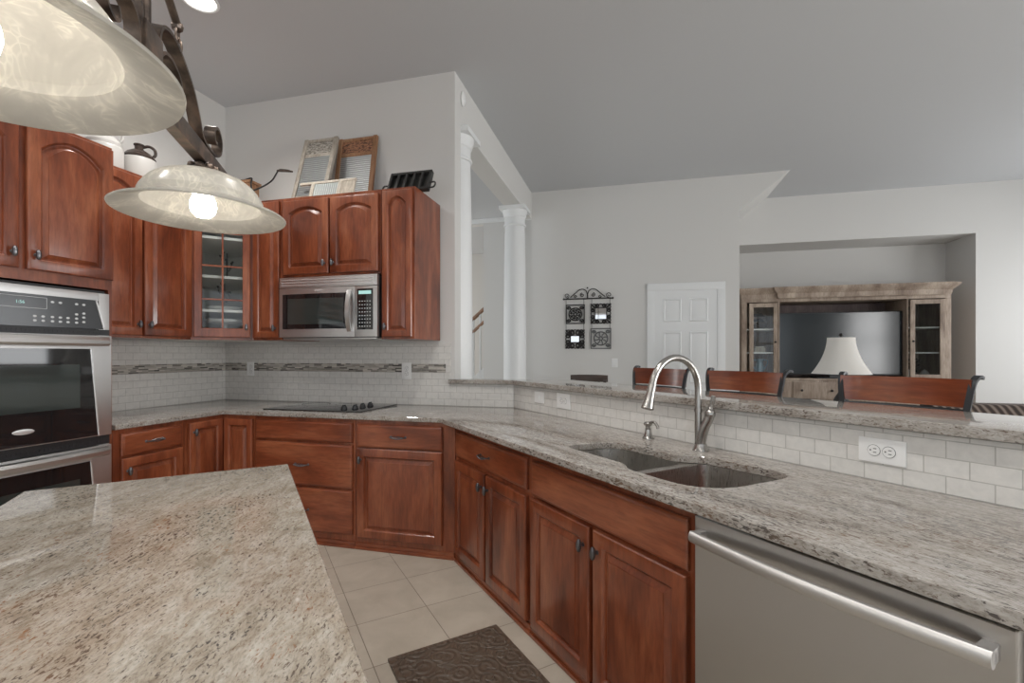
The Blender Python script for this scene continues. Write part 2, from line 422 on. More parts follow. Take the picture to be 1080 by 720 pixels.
# ------------------------------------------------------------------ room shell
def sbox(name, m, *bs):
    b = MB()
    for x in bs: b.box(*x)
    return struct(b.build(name, m, smooth=False))
sbox('floor', M['floor'], (-6.4, 6.3, -3.4, 10.6, -.1, 0))
sbox('ceiling', M['ceiling'], (-6.4, 6.3, -3.4, 10.6, ZC, ZC+.1))
sbox('wall_left', M['wall'], (XL-.13, XL, -3.4, YB+.13, 0, ZC))
sbox('wall_back', M['wall'], (XL, -1.39, YB, YB+.13, 0, ZC))
# half wall under the raised bar
def yq(q, Y): return ((q-Y*Q.y)/Q.x, Y)
def v2(v): return (v.x, v.y)
hw = [(-1.39, YB), yq(1.815, YB), v2(pq(.05, 1.815)), v2(pq(.05, 1.945)), yq(1.945, YB+.13), (-1.39, YB+.13)]
struct(MB().prism(hw, 0, 1.088).build('wall_peninsula', M['wall'], smooth=False))
# closet block with the door; its right corner flares to the ceiling
MX = Matrix(((1, 0, 0, 0), (0, 0, 1, 0), (0, 1, 0, 0), (0, 0, 0, 1)))      # (x,z,y) -> world
struct(MB().prism([(-1.39, 0), (1.307, 0), (1.307, 3.147), (1.885, ZC), (-1.39, ZC)], 6.51, 7.6, M=MX).build('wall_far', M['wall'], smooth=False))
sbox('trim_1', M['wall'], (-1.61, -1.39, YB+.13, 6.51, 3.235, ZC))
NX0, NX1, NZ, NY = 1.40, 4.41, 2.937, 8.22
sbox('wall_niche', M['wall'], (1.307, NX1, 7.6, 7.75, NZ, ZC), (NX1, 6.1, 7.6, 7.75, 0, ZC), (1.307, NX1+.1, NY, NY+.12, 0, ZC), (NX1, NX1+.1, 7.75, NY, 0, ZC),
     (1.307, NX1, 7.75, NY, NZ, NZ+.1), (1.2, 1.307, 7.6, NY+.12, 0, ZC))
sbox('wall_hall', M['wall'], (-2.45, -1.2, 7.6, 7.72, 0, ZC), (-3.6, -2.45, 7.6, 7.72, 3.52, ZC), (-6.1, -3.6, 7.6, 7.72, 0, ZC))
sbox('wall_stair', M['wall'], (-6.1, 1.2, 10.2, 10.32, 0, ZC), (-1.3, -1.2, 7.72, 10.2, 0, ZC))
sbox('trim_2', M['white'], (-6.1, -1.39, 7.56, 7.6, 3.56, ZC), (-6.1, -1.39, 7.58, 7.6, 3.54, 3.56))
# rear and right walls with window openings, and the hall end
def wall_with_openings(name, fixed, lo, hi, ops, axis, side=1):
    b = MB(); z0, z1 = .6, 2.7; cuts = [lo]
    def bx(a, c, za, zb):
        if axis == 'x': b.box(a, c, fixed-.12, fixed, za, zb)
        else: b.box(min(fixed, fixed+.12*side), max(fixed, fixed+.12*side), a, c, za, zb)
    bx(lo, hi, 0, z0); bx(lo, hi, z1, ZC); e = lo
    for a, c in ops: bx(e, a, z0, z1); e = c
    bx(e, hi, z0, z1)
    struct(b.build(name, M['wall'], smooth=False))
wall_with_openings('wall_rear', -3.0, XL, 6.1, [(-2.6, -.6), (.2, 2.2), (3.2, 5.2)], 'x')
wall_with_openings('wall_hall_end', -6.1, YB+.13, 10.2, [(4.5, 6.7), (8.2, 9.8)], 'y', side=-1)  # unseen wall; openings invented to let in the added hall and stair lights
wall_with_openings('wall_right', 6.0, -3.0, 7.6, [(-.5, 1.7), (4.6, 7.2)], 'y')
for i, (a, c) in enumerate([(-2.6, -.6), (.2, 2.2), (3.2, 5.2)]):
    b = MB(); mid = (a+c)/2
    for x in (a, mid-.03, c-.06): b.box(x, x+.06, -3.07, -3.02, .6, 2.7)
    for z in (.6, 1.65, 2.64): b.box(a, c, -3.065, -3.025, z, z+.06)
    struct(b.build('window_%d' % (i+1), M['white'], smooth=False))
for i, (a, c) in enumerate([(-.5, 1.7), (4.6, 7.2)]):
    b = MB(); mid = (a+c)/2
    for x in (a, mid-.03, c-.06): b.box(6.03, 6.08, x, x+.06, .6, 2.7)
    for z in (.6, 1.65, 2.64): b.box(6.035, 6.075, a, c, z, z+.06)
    struct(b.build('window_%d' % (i+4), M['white'], smooth=False))
sbox('baseboard_far', M['white'], (-1.37, .08, 6.495, 6.51, 0, .14), (1.24, 1.307, 6.495, 6.51, 0, .14))
# tile backsplashes (each with its own origin so the courses run true)
def splash(name, loc, rot, w, z0, z1, m, th=.008, off=0):
    b = MB(); b.box(0, w, -th, 0, z0-CT, z1-CT)
    o = b.build(name, m, smooth=False); o.location = (loc[0], loc[1], CT+off); o.rotation_euler = (0, 0, rot); return struct(o)
splash('wall_tile_left', (XL, 2.088, 0), ROT_LEFT, YB-2.088-.009, CT, 1.43, M['subway'])
splash('wall_tile_back', (XL, YB, 0), 0, 2.225, CT, 1.415, M['subway'])
cq = yq(1.815, YB)
splash('wall_tile_ledge', (XL+2.226, YB, 0), 0, cq[0]-(XL+2.226)-.006, CT, 1.09, M['subway'])
k0 = pq(0, 0); pc = Vector((cq[0], cq[1], 0)).dot(P)
splash('wall_tile_peninsula', (*v2(pq(pc-.004, 1.815)), 0), ROT_PEN, pc-.1, CT, 1.087, M['subway'])
splash('trim_3', (XL+.008, 2.088, 0), ROT_LEFT, YB-2.088-.012, 1.178, 1.248, M['mosaic'], .003)
splash('trim_4', (XL+.011, YB-.008, 0), 0, 2.175, 1.178, 1.248, M['mosaic'], .003)

# door in the far wall (six panels)
def make_door():
    x0, x1, z1 = .275, 1.045, 2.16
    b = MB()
    for a, c in ((x0-.095, x0), (x1, x1+.095)): b.box(a, c, 6.485, 6.512, 0, z1+.095, .004)
    b.box(x0-.095, x1+.095, 6.48, 6.512, z1, z1+.095, .004)
    fr = struct(b.build('door_1', M['white']))
    b = MB(); b.box(x0, x1, 6.497, 6.509, 0, z1)
    w = x1-x0
    def ring(a, c, za, zb):
        for d, y in ((0, 6.490), (.03, 6.4965)):
            pass
        L = [[(a-.002, 6.4972, za-.002), (c+.002, 6.4972, za-.002), (c+.002, 6.4972, zb+.002), (a-.002, 6.4972, zb+.002)],
             [(a+.012, 6.486, za+.012), (c-.012, 6.486, za+.012), (c-.012, 6.486, zb-.012), (a+.012, 6.486, zb-.012)],
             [(a+.028, 6.4955, za+.028), (c-.028, 6.4955, za+.028), (c-.028, 6.4955, zb-.028), (a+.028, 6.4955, zb-.028)],
             [(a+.06, 6.489, za+.06), (c-.06, 6.489, za+.06), (c-.06, 6.489, zb-.06), (a+.06, 6.489, zb-.06)]]
        b.loops(L, cap0=False)
    for a, c in ((x0+.11, x0+w/2-.05), (x0+w/2+.05, x1-.11)):
        ring(a, c, 1.75, 2.05); ring(a, c, .95, 1.62); ring(a, c, .2, .82)
    b.build('door_leaf', M['white'], fr)
    k = MB(); k.lathe([(0, 0), (.03, 0), (.03, .006), (.012, .01), (.012, .035), (.028, .045), (.03, .06), (.02, .072), (0, .075)], 16, M=Matrix.Translation((x0+.06, 6.497, .98)) @ Matrix.Rotation(PI/2, 4, 'X'))
    k.build('door_handle', M['nickel'], fr)
make_door()

# columns by the beam
def make_column(y, label):
    t = thing('round_column', label, 'column', (-1.50, y, 0), 0, 'white columns under the beam')
    b = MB(); r = .150
    b.lathe([(r*1.0, .16), (r*1.0, .9), (r*.985, 1.6), (r*.93, 2.5), (r*.86, 2.985), (r*.86, 2.99)], 40); b.build('shaft', M['white'], t)
    b = MB(); b.box(-.20, .20, -.20 if y > 5 else -.165, .20, 0, .07); b.lathe([(.195, .07), (.2, .09), (.195, .115), (.165, .12), (.17, .14), (.155, .16)], 40); b.build('base', M['white'], t)
    b = MB(); b.lathe([(r*.86, 2.985), (r*.95, 2.99), (r*.98, 3.0), (r*.95, 3.012), (r*.88, 3.02), (r*.88, 3.10), (r*.95, 3.11), (r*1.0, 3.135), (r*1.06, 3.165), (r*1.08, 3.19)], 40)
    b.box(-.172, .172, -.172 if y > 5 else -.165, .172, 3.19, 3.233); b.build('capital', M['white'], t)
make_column(3.86, 'white round column right behind the end of the kitchen wall, nearest the cabinets')
make_column(5.99, 'white round column standing beside the iron wall art, at the far end of the beam')

# ------------------------------------------------------------------ cabinet kit
def rect_loop(w, h, o, y, arch=0, K=14):
    pts = [(o, y, o), (w-o, y, o)]
    for i in range(K+1):
        u = 1-2*i/K; pts.append((w/2+u*(w/2-o), y, h-o-arch*u*u))
    return pts
def door_mesh(w, h, arch=0, st=.058, t=.024):
    L = [rect_loop(w, h, 0, 0), rect_loop(w, h, 0, -t+.006), rect_loop(w, h, .004, -t+.001), rect_loop(w, h, .007, -t),
         rect_loop(w, h, st-.006, -t, arch), rect_loop(w, h, st-.001, -t+.005, arch), rect_loop(w, h, st+.003, -t+.015, arch), rect_loop(w, h, st+.009, -t+.016, arch),
         rect_loop(w, h, st+.030, -t+.005, arch), rect_loop(w, h, st+.0305, -t+.0025, arch), rect_loop(w, h, st+.034, -t+.002, arch)]
    b = MB(); b.loops(L); return b
def slab_mesh(w, h, t=.02):
    b = MB(); b.loops([rect_loop(w, h, 0, 0, K=2), rect_loop(w, h, 0, -t+.008, K=2), rect_loop(w, h, .005, -t+.003, K=2), rect_loop(w, h, .010, -t+.002, K=2), rect_loop(w, h, .014, -t, K=2)]); return b
def shift(b, x, y, z):
    bmesh.ops.translate(b.bm, vec=Vector((x, y, z)), verts=b.bm.verts); return b
def knob(parent, x, y, z, s=1.0):
    """tall oval pewter knob on a short stem, axis along -y"""
    b = MB(); Mx = Matrix.Translation((x, y, z)) @ Matrix.Rotation(PI/2, 4, 'X')
    b.lathe([(.011*s, 0), (.011*s, .003), (.006*s, .006), (.0055*s, .018*s), (.008*s, .020*s)], 12, M=Mx)
    prof = []
    for i in range(9):
        a = PI*i/8; prof.append((max(.0115*s*math.sin(a)**.8 if 0 < i < 8 else 0, 0), -.026*s*math.cos(a)))
    b.lathe(prof, 12, c=(x, y-.026*s, z))
    b.lathe([(.0075*s, -.021*s), (.0085*s, -.018*s), (.0075*s, -.015*s)], 12, c=(x, y-.026*s, z)); b.lathe([(.0075*s, .015*s), (.0085*s, .018*s), (.0075*s, .021*s)], 12, c=(x, y-.026*s, z))
    return b.build('knob', M['pewter'], parent)
def pull(parent, x, y, z, w=.105):
    """birdcage drawer pull"""
    b = MB()
    for sx in (-1, 1):
        b.tube([(x+sx*w/2, y, z), (x+sx*w/2, y-.012, z), (x+sx*w*.44, y-.026, z)], .0045, 8)
        b.ball((x+sx*w*.42, y-.027, z), .007, .006, .006, 10)
        b.ball((x+sx*w/2, y-.002, z), .009, .004, .009, 10)
    for k in range(4):
        pts = []
        for i in range(19):
            u = i/18; r = .0085*math.sin(PI*u)+.002; a = 2*PI*u*1.0+k*PI/2
            pts.append((x-w*.42+u*w*.84, y-.027+r*math.cos(a), z+r*math.sin(a)))
        b.tube(pts, .0024, 6)
    return b.build('pull', M['pewter'], parent)
def add_door(root, x, z, w, h, arch=0, kn=None, label=None, st=.058):
    d = shift(door_mesh(w, h, arch, st), x, -.001, z).build('door', M['cherry'], root)
    if kn: knob(d, x+(w-.03 if 'r' in kn else .03), -.021, z+(h-.075 if 't' in kn else .075))
    return d
def add_drawer(root, x, z, w, h, handle=True):
    d = shift(slab_mesh(w, h), x, -.001, z).build('drawer', M['cherry_h'], root)
    if handle: pull(d, x+w/2, -.021, z+h/2)
    return d
def add_body(root, w, z0, z1, depth, name='body', m='cherry'):
    b = MB(); b.box(.0005, w-.0005, 0, depth, z0, z1, .0015, seg=1); return b.build(name, M[m], root)
def base_trim(root, w, y0=-.008):
    b = MB(); b.box(0.0005, w-.0005, y0, -.0005, 0, .045, .004); b.box(.0005, w-.0005, y0-.01, y0, 0, .018, .004); return b.build('base_shoe', M['cherry_h'], root)

# --- base run on the left wall and the back wall
YF = 2.862; XF = -2.952
r = thing('base_cabinet', 'cherry base cabinet with one drawer above one door, right beside the wall oven', 'cabinet', (XF, 2.09, 0), ROT_LEFT)
add_body(r, .455, 0, CB-.001, .69); base_trim(r, .455); add_drawer(r, .04, .72, .39, .135); add_door(r, .04, .07, .39, .635, 0, 'tl')
# corner carousel cabinet: L-shaped
r = thing('corner_base_cabinet', 'cherry corner base cabinet with two narrow doors meeting in the inner corner', 'cabinet', (XF, YF, 0), 0)
b = MB(); b.prism([(-.69, -.315), (0, -.315), (0, 0), (.282, 0), (.282, .69), (-.69, .69)], 0, CB-.001); b.build('body', M['cherry'], r, smooth=False)
rl = MB(); bl = door_mesh(.27, .775, 0, .05); shift(bl, -.292, -.001, .08)
bmesh.ops.transform(bl.bm, matrix=Matrix.Rotation(PI/2, 4, 'Z'), verts=bl.bm.verts); dl = bl.build('door', M['cherry'], r)
kb = knob(dl, -.262, -.021, .79)
for v in kb.data.vertices: v.co = Matrix.Rotation(PI/2, 3, 'Z') @ v.co
add_door(r, .024, .08, .25, .775, 0, None, st=.05)
r = thing('drawer_base_cabinet', 'wide cherry base cabinet with three stacked drawers under the cooktop', 'cabinet', (XF+.283, YF, 0), 0)
add_body(r, .829, 0, CB-.001, .68); base_trim(r, .829)
add_drawer(r, .02, .722, .79, .135, False); add_drawer(r, .02, .408, .79, .296); add_drawer(r, .02, .092, .79, .300)
r = thing('base_cabinet', 'cherry base cabinet with one drawer and one wide square door right of the cooktop', 'cabinet', (XF+1.113, YF, 0), 0)
add_body(r, .7265, 0, CB-.001, .68); base_trim(r, .72); add_drawer(r, .02, .70, .62, .155); add_door(r, .02, .085, .62, .605, 0, 'tl')
# --- peninsula run (face at q = 1.175)
def pen_root(name, label, p, cat='cabinet', q=1.175): return thing(name, label, cat, pq(p, q), ROT_PEN)
r = pen_root('base_cabinet', 'cherry peninsula cabinet with one wide drawer over two doors, left of the sink', 2.83)
add_body(r, .931, 0, CB-.001, .60); base_trim(r, .931)
add_drawer(r, .03, .682, .875, .153); add_door(r, .03, .06, .425, .595, 0, 'tr'); add_door(r, .477, .06, .43, .595, 0, 'tl')
r = pen_root('sink_base_cabinet', 'cherry sink cabinet with a long blank front over two doors, left of the dishwasher', 1.898)
b = MB(); b.box(.0005, .93, 0, .02, 0, CB-.001); b.box(.0005, .02, .02, .60, 0, CB-.001); b.box(.91, .93, .02, .60, 0, CB-.001); b.box(.02, .91, .02, .60, 0, .08); b.box(.02, .91, .585, .60, .08, CB-.001)
b.build('body', M['cherry'], r, smooth=False); base_trim(r, .93)
shift(slab_mesh(.895, .16), .02, -.001, .672).build('false_front', M['cherry_h'], r)
add_door(r, .02, .055, .43, .602, 0, 'tr'); add_door(r, .475, .055, .44, .602, 0, 'tl')

# ------------------------------------------------------------------ granite
edge_c = yq(1.085, 2.838)
poly = [(XL+.002, 2.092), (-2.93, 2.092), (-2.93, 2.838), edge_c, v2(pq(.1, 1.085)), v2(pq(.1, 1.806)), yq(1.806, YB-.009), (XL+.010, YB-.009), (XL+.010, 2.092)]
poly = poly[1:8]+[(XL+.010, 2.092)]
rads = [0]*len(poly)
hole_pq = round_poly([(1.755, 1.25), (1.72, 1.535), (1.36, 1.535), (1.295, 1.615), (.925, 1.650), (.945, 1.205), (1.285, 1.20), (1.345, 1.25)],
                     [.08, .13, .05, .05, .11, .17, .05, .04], 7)
hole = [v2(pq(p, q)) for p, q in hole_pq]
tag(MB().prism(poly, CB, CT, [hole], bev=.004).build('countertop', M['granite']), 'speckled grey granite countertop running from the oven along both walls to the dishwasher', 'countertop')
bar = [(-1.43, 3.52), yq(1.775, 3.52), v2(pq(.05, 1.775)), v2(pq(.05, 2.21)), yq(2.21, 3.695), (-1.386, 3.695), (-1.386, YB-.004), (-1.43, YB-.004)]
tag(MB().prism(bar, 1.0925, 1.127, bev=.004).build('bar_counter', M['granite']), 'raised granite bar ledge on the half wall behind the sink', 'countertop')
isl = [v2(pq(.25, -.62)), v2(pq(.25, .135)), v2(pq(1.972, .135)), v2(pq(1.972, -.592)), v2(pq(1.80, -.592)), v2(pq(.6, -.62))]
isl = [v2(pq(.25, .135)), v2(pq(1.972, .135)), v2(pq(1.972, -.592)), v2(pq(1.85, -.592)), v2(pq(1.85, -.592)), v2(pq(.25, -.592))]
isl = [v2(pq(.25, .135)), v2(pq(1.972, .135)), v2(pq(1.972, -.592)), v2(pq(.25, -.592))]
tag(MB().prism(isl, CB, CT, bev=.006).build('island_countertop', M['granite_island']), 'large beige granite island top with brown flecks in the left foreground', 'countertop')
r = thing('island_cabinet', 'cream painted island base under the beige granite top in the foreground', 'cabinet', pq(1.93, -.55), ROT_PEN)
b = MB(); b.box(0, 1.64, .0, .58, 0, CB-.001, .003); b.build('body', M['cream'], r)
b = MB()
for k in range(3): b.loops([[(x, .585 - (.005 if i == 0 else -.0), z) for x, z in pts] for i, pts in enumerate([[(.05+k*.53, .1), (.53+k*.53, .1), (.53+k*.53, .82), (.05+k*.53, .82)], [(.09+k*.53, .14), (.49+k*.53, .14), (.49+k*.53, .78), (.09+k*.53, .78)]])])
b.build('side_panel', M['cream'], r)

# ------------------------------------------------------------------ sink, faucet, soap dispenser
sk = thing('kitchen_sink', 'undermount stainless steel double bowl sink in the peninsula counter', 'sink', pq(1.33, 1.42, CB), 0)
def bowl(pts, rads_, depth):
    cx = sum(p[0] for p in pts)/len(pts); cy = sum(p[1] for p in pts)/len(pts)
    base = round_poly(pts, rads_, 8); L = []
    for s, z in ((1.10, -.001), (1.02, -.001), (1.0, -.004), (.985, -.05), (.96, -depth+.04), (.93, -depth+.012), (.86, -depth), (.3, -depth-.004)):
        L.append([tuple(pq(cx+(p-cx)*s, cy+(q-cy)*s, CB+z)) for p, q in base])
    b = MB(); b.loops(L[1:], cap0=False); return b, pq(cx, cy, CB-depth)
BOWLS = []
for pts, rr, dp in (([(1.762, 1.243), (1.727, 1.545), (1.338, 1.545), (1.338, 1.235)], [.08, .13, .04, .03], .18), ([(1.30, 1.205), (1.30, 1.625), (.915, 1.66), (.935, 1.205)], [.04, .04, .11, .16], .21)):
    BOWLS.append((pts, rr)); b, cc = bowl(pts, rr, dp); bo = b.build('bowl', M['sinksteel'], sk, world=True, recalc=False)
    d = MB(); d.lathe([(0, .004), (.03, .003), (.042, .008), (.045, .001), (.02, -.001)], 20, c=cc); d.build('drain', M['nickel'], bo, world=True)
def bloop(pts, rads_, f_=1.012):
    base = round_poly(pts, rads_, 8); cx = sum(p[0] for p in pts)/len(pts); cy = sum(p[1] for p in pts)/len(pts)
    return [v2(pq(cx+(p-cx)*f_, cy+(q-cy)*f_)) for p, q in base]
b = MB(); b.prism([v2(pq(*x)) for x in ((.885, 1.1975), (.885, 1.69), (1.80, 1.69), (1.80, 1.1975))], CB-.005, CB-.0015, [bloop(*x) for x in BOWLS]); b.build('flange', M['sinksteel'], sk, world=True)
fc = thing('faucet', 'brushed nickel pull-down gooseneck faucet behind the double sink', 'faucet', pq(1.375, 1.705, CT), ROT_PEN)
# local: x = to the right (-P), y = away from user (Q)
b = MB(); b.lathe([(.034, 0), (.034, .004), (.030, .010), (.027, .022), (.025, .03)], 24); b.build('base_ring', M['nickel'], fc)
b = MB(); b.tube(smooth_path([(0, 0, .012), (.004, .002, .05), (.016, .006, .10), (.030, .012, .135), (.036, .014, .155)], 5), .02, 18, rad=None)
b.ball((.037, .014, .160), .0225, .0225, .0225, 16); b.build('body', M['nickel'], fc)
b = MB(); b.tube(smooth_path([(.037, .014, .168), (.040, .016, .185), (.044, .018, .205), (.050, .02, .238)], 5), .008, 12, rad=[.0135]*3+[.011]*3+[.0085]*5+[.0095]*5); b.build('lever', M['nickel'], fc)
R_ = .138; zc = .262
neck = [(-.012, 0, .02), (-.012, 0, .08), (-.012, 0, .16), (-.012, 0, .22), (-.012, 0, zc)]
for i in range(1, 17):
    a = math.radians(168)*i/16; neck.append((-.012, -R_+R_*math.cos(a), zc+R_*math.sin(a)))
b = MB(); b.tube(neck, .0145, 18); b.lathe([(.0175, .165), (.0175, .178)], 18, c=(-.012, 0, 0)); b.build('neck', M['nickel'], fc)
e = Vector(neck[-1]); dv = (Vector(neck[-1])-Vector(neck[-2])).normalized()
b = MB(); b.tube([e-dv*.004, e+dv*.004, e+dv*.03, e+dv*.07, e+dv*.098, e+dv*.102], .018, 18, rad=[.0155, .017, .0175, .021, .0255, .0225]); b.build('spray_head', M['nickel'], fc)
sd = thing('soap_dispenser', 'small brushed nickel soap pump on the counter left of the faucet', 'soap dispenser', pq(1.695, 1.72, CT), ROT_PEN)
b = MB(); b.lathe([(.028, 0), (.028, .006), (.022, .012), (.016, .03), (.014, .046), (.0155, .05)], 20); b.build('collar', M['nickel'], sd)
b = MB(); b.lathe([(.012, .05), (.013, .062), (.02, .066), (.022, .074), (.014, .082), (0, .084)], 20); b.build('pump_top', M['nickel'], sd)
b = MB(); b.tube(smooth_path([(.0, 0, .072), (.03, -.006, .084), (.055, -.012, .086), (.075, -.016, .072), (.08, -.017, .06)], 5), .007, 10); b.build('spout', M['nickel'], sd)

# ------------------------------------------------------------------ dishwasher
dw = thing('dishwasher', 'stainless steel dishwasher with a long bowed bar handle under the peninsula counter', 'dishwasher', pq(.935, 1.13), ROT_PEN)
b = MB(); b.box(.004, .69, .02, .05, .02, .868); b.box(.075, .69, .05, .60, .02, CB-.01); b.build('body', M['blackplastic'], dw)
b = MB(); b.box(.018, .664, -.018, .018, .11, .870, .006, seg=3); b.build('door', M['steel_v'], dw)
b = MB(); b.box(.018, .664, .03, .05, .0, .10, .003); b.build('kick_plate', M['blackplastic'], dw)
b = MB(); pts = []; x0, x1 = .035, .645
sec = [(.019*math.cos(k*PI/8)*.8, .017*math.sin(k*PI/8)) for k in range(16)]
L = []
for i in range(25):
    u = i/24; yy = -.052-.022*math.sin(PI*u); L.append([(x0+(x1-x0)*u, yy+a*.85, .823+c*.95) for a, c in sec])
b.loops(L)
for x in (x0+.012, x1-.012): b.box(x-.012, x+.012, -.056, -.017, .810, .838, .004)
b.build('handle', M['satin'], dw)

# ------------------------------------------------------------------ tall oven cabinet with double wall oven
OY0, OY1 = 1.225, 2.086
ov = thing('oven_cabinet', 'tall cherry oven cabinet with two arched doors above the double oven', 'cabinet', (-2.95, OY0, 0), ROT_LEFT)
w = OY1-OY0
b = MB(); b.box(.0, .02, 0, .69, 0, 2.53); b.box(w-.02, w, 0, .69, 0, 2.53); b.box(.02, w-.02, 0, .69, 1.70, 2.53); b.box(.02, w-.02, .02, .69, 0, .12); b.box(.02, w-.02, .67, .69, .12, 1.70)
b.box(.02, w-.02, 0, .02, .0, .20); b.build('carcass', M['cherry'], ov, smooth=False)
add_door(ov, .018, 1.755, .402, .755, .075, 'br'); add_door(ov, .454, 1.755, .402, .755, .075, 'bl')
add_drawer(ov, .018, .03, .83, .16)
wo = thing('double_wall_oven', 'stainless steel double wall oven with black glass doors built into the cherry cabinet', 'oven', (-2.95, OY0+.022, 0), ROT_LEFT)
ww = w-.044
b = MB(); b.box(.01, ww-.01, .01, .6, .21, 1.69); b.build('body', M['blackplastic'], wo)
b = MB(); b.box(0, .055, -.012, .012, .21, 1.675, .003); b.box(ww-.055, ww, -.012, .012, .21, 1.675, .003); b.box(.055, ww-.055, -.012, .012, 1.630, 1.675, .003); b.build('frame', M['steel'], wo)
b = MB(); b.loops([[(.02, .0, 1.47), (ww-.02, .0, 1.47), (ww-.06, .0, 1.632), (.06, .0, 1.632)], [(.035, -.016, 1.47), (ww-.035, -.016, 1.47), (ww-.078, -.016, 1.632), (.078, -.016, 1.632)]]); b.box(.001, ww-.001, -.016, -.0125, 1.465, 1.673) if False else None
pn = b.build('control_panel', M['panelgrey'], wo)
for s in (-1, 1):
    a = ww/2+s*(ww/2-.03); c = ww/2+s*(ww/2-.072)
    b = MB(); b.tube([(a, -.017, 1.472), (c, -.017, 1.632)], .004, 6); b.build('panel_edge', M['badge'], pn)
px = ww/2
for gx, gz in [(x, z) for x in (-.30, -.255, -.21, -.16, -.115, .055, .09, .13, .165, .20, .24) for z in (1.50, 1.522)]+[(x, 1.60) for x in (-.25, -.21, .13, .165, .24, .275)]+[(.275, 1.505), (.275, 1.53), (.275, 1.552), (.24, 1.545)]:
    b = MB(); b.ball((px+gx, -.0165, gz), .0085, .0012, .006, 10); b.build('key', M['keys'], pn)
b = MB()
for z in (1.562, 1.618): b.box(px-.15, px+.105, -.0172, -.016, z-.0008, z+.0008)
for x in (px-.15, px+.105): b.box(x-.0008, x+.0008, -.0172, -.016, 1.562, 1.618)
b.build('display_frame', M['keys'], pn)
def text_mesh(s, size, m, name, parent, M4):
    cu = bpy.data.curves.new('t', 'FONT'); cu.body = s; cu.size = size; cu.align_x = 'CENTER'; cu.extrude = .0004
    t = bpy.data.objects.new('t', cu); C.objects.link(t)
    me = bpy.data.meshes.new_from_object(t.evaluated_get(bpy.context.evaluated_depsgraph_get())); bpy.data.objects.remove(t)
    me.transform(M4); me.materials.clear(); me.materials.append(m); o = bpy.data.objects.new(name, me); C.objects.link(o); o.parent = parent; return o
text_mesh('1:56', .022, M['display'], 'clock_digits', pn, Matrix.Translation((px-.005, -.0172, 1.582)) @ Matrix.Rotation(PI/2, 4, 'X'))
b = MB(); b.box(.0, ww, -.014, .01, 1.435, 1.468)
for k in range(40): b.box(.03+k*(ww-.06)/40, .038+k*(ww-.06)/40, -.016, -.0135, 1.445, 1.458)
b.build('vent_grille', M['blackplastic'], wo)
def oven_door(z0, z1):
    d = MB(); d.box(.003, ww-.003, -.034, -.010, z0, z1, .004); dd = d.build('oven_door', M['steel'], wo)
    # black glass with slanting sides, bowed out toward the middle
    L = []
    for y, ins in ((-.0335, 0), (-.040, .002)):
        pts = [(.085-ins, y, z0+.004), (ww-.085+ins, y, z0+.004)]
        for i in range(9):
            u = 1-i/8; pts.append((.085+(ww-.17)*u+( .03*(1-1)), y, z1-.085))
        L.append([(x+(0 if abs(x-ww/2) < .3 and z > z0+.1 else 0), y_, z) for x, y_, z in pts])
    g = MB(); W2 = ww/2
    for (a, c, m, nm, y0, y1) in ():
        pass
    top, bot = W2-.115, W2-.075
    g.loops([[(W2-bot, -.0335, z0+.006), (W2+bot, -.0335, z0+.006), (W2+top, -.0335, z1-.075), (W2-top, -.0335, z1-.075)], [(W2-bot, -.041, z0+.006), (W2+bot, -.041, z0+.006), (W2+top, -.041, z1-.075), (W2-top, -.041, z1-.075)]])
    gg = g.build('glass_panel', M['blackglass'], dd)
    q = MB(); zt, zb = z1-.16, z0+.17; q.loops([[(W2-.24, -.0405, zb), (W2+.24, -.0405, zb), (W2+.24, -.0405, zt), (W2-.24, -.0405, zt)], [(W2-.24, -.0420, zb), (W2+.24, -.0420, zb), (W2+.24, -.0420, zt), (W2-.24, -.0420, zt)]]); q.build('window', M['ovenwindow'], gg)
    e = MB()
    for s in (-1, 1): e = MB(); e.tube([(W2+s*bot, -.040, z0+.006), (W2+s*top, -.040, z1-.075)], .0045, 6); e.build('glass_edge', M['badge'], dd)
    h = MB(); L = []
    for i in range(21):
        u = i/20; yy = -.052-.035*math.sin(PI*u)**.8; L.append([(.03+(ww-.06)*u, yy+a, z1-.032+c) for a, c in ((.018, -.022), (.0, -.026), (-.012, -.014), (-.014, .006), (-.006, .022), (.018, .026))])
    h.loops(L); h.box(.03, .06, -.056, -.03, z1-.054, z1-.01); h.box(ww-.06, ww-.03, -.056, -.03, z1-.054, z1-.01); h.build('handle', M['steel'], dd)
    return dd
d1 = oven_door(.868, 1.433); d2 = oven_door(.215, .812)
b = MB(); b.ball((ww/2-.005, -.0415, .945), .045, .0018, .014, 20); b.build('badge', M['badge'], d1)
b = MB(); b.box(.0, ww, -.014, .01, .815, .866)
for k in range(40): b.box(.03+k*(ww-.06)/40, .038+k*(ww-.06)/40, -.016, -.0135, .826, .842)
b.build('vent_grille', M['blackplastic'], wo)

# ------------------------------------------------------------------ upper cabinets
ZU0, ZU1 = 1.437, 2.53
r = thing('wall_cabinet', 'cherry wall cabinet with two tall doors between the oven and the glass corner cabinet', 'cabinet', (-3.205, 2.09, ZU0), ROT_LEFT)
add_body(r, .729, 0, ZU1-ZU0, .435); add_door(r, .012, .016, .342, 1.055, .055, 'br'); add_door(r, .368, .016, .350, 1.055, .055, 'bl')
A = Vector((-3.205, 2.82, ZU0)); B = Vector((-2.902, 3.09, ZU0)); dvx = B-A; dw_ = dvx.length
r = thing('corner_glass_cabinet', 'cherry corner wall cabinet with a glass pane door showing shelves', 'cabinet', A, math.atan2(dvx.y, dvx.x))
def diag_local(x, y): return Vector((x, y, ZU0))
pent = [(-3.205, 2.8205), (-2.9025, 3.09), (-2.9025, 3.55), (-3.64, 3.55), (-3.64, 2.8205)]
hh = ZU1-ZU0
b = MB(); b.prism(pent, ZU0, ZU0+.02); b.prism(pent, ZU1-.02, ZU1)
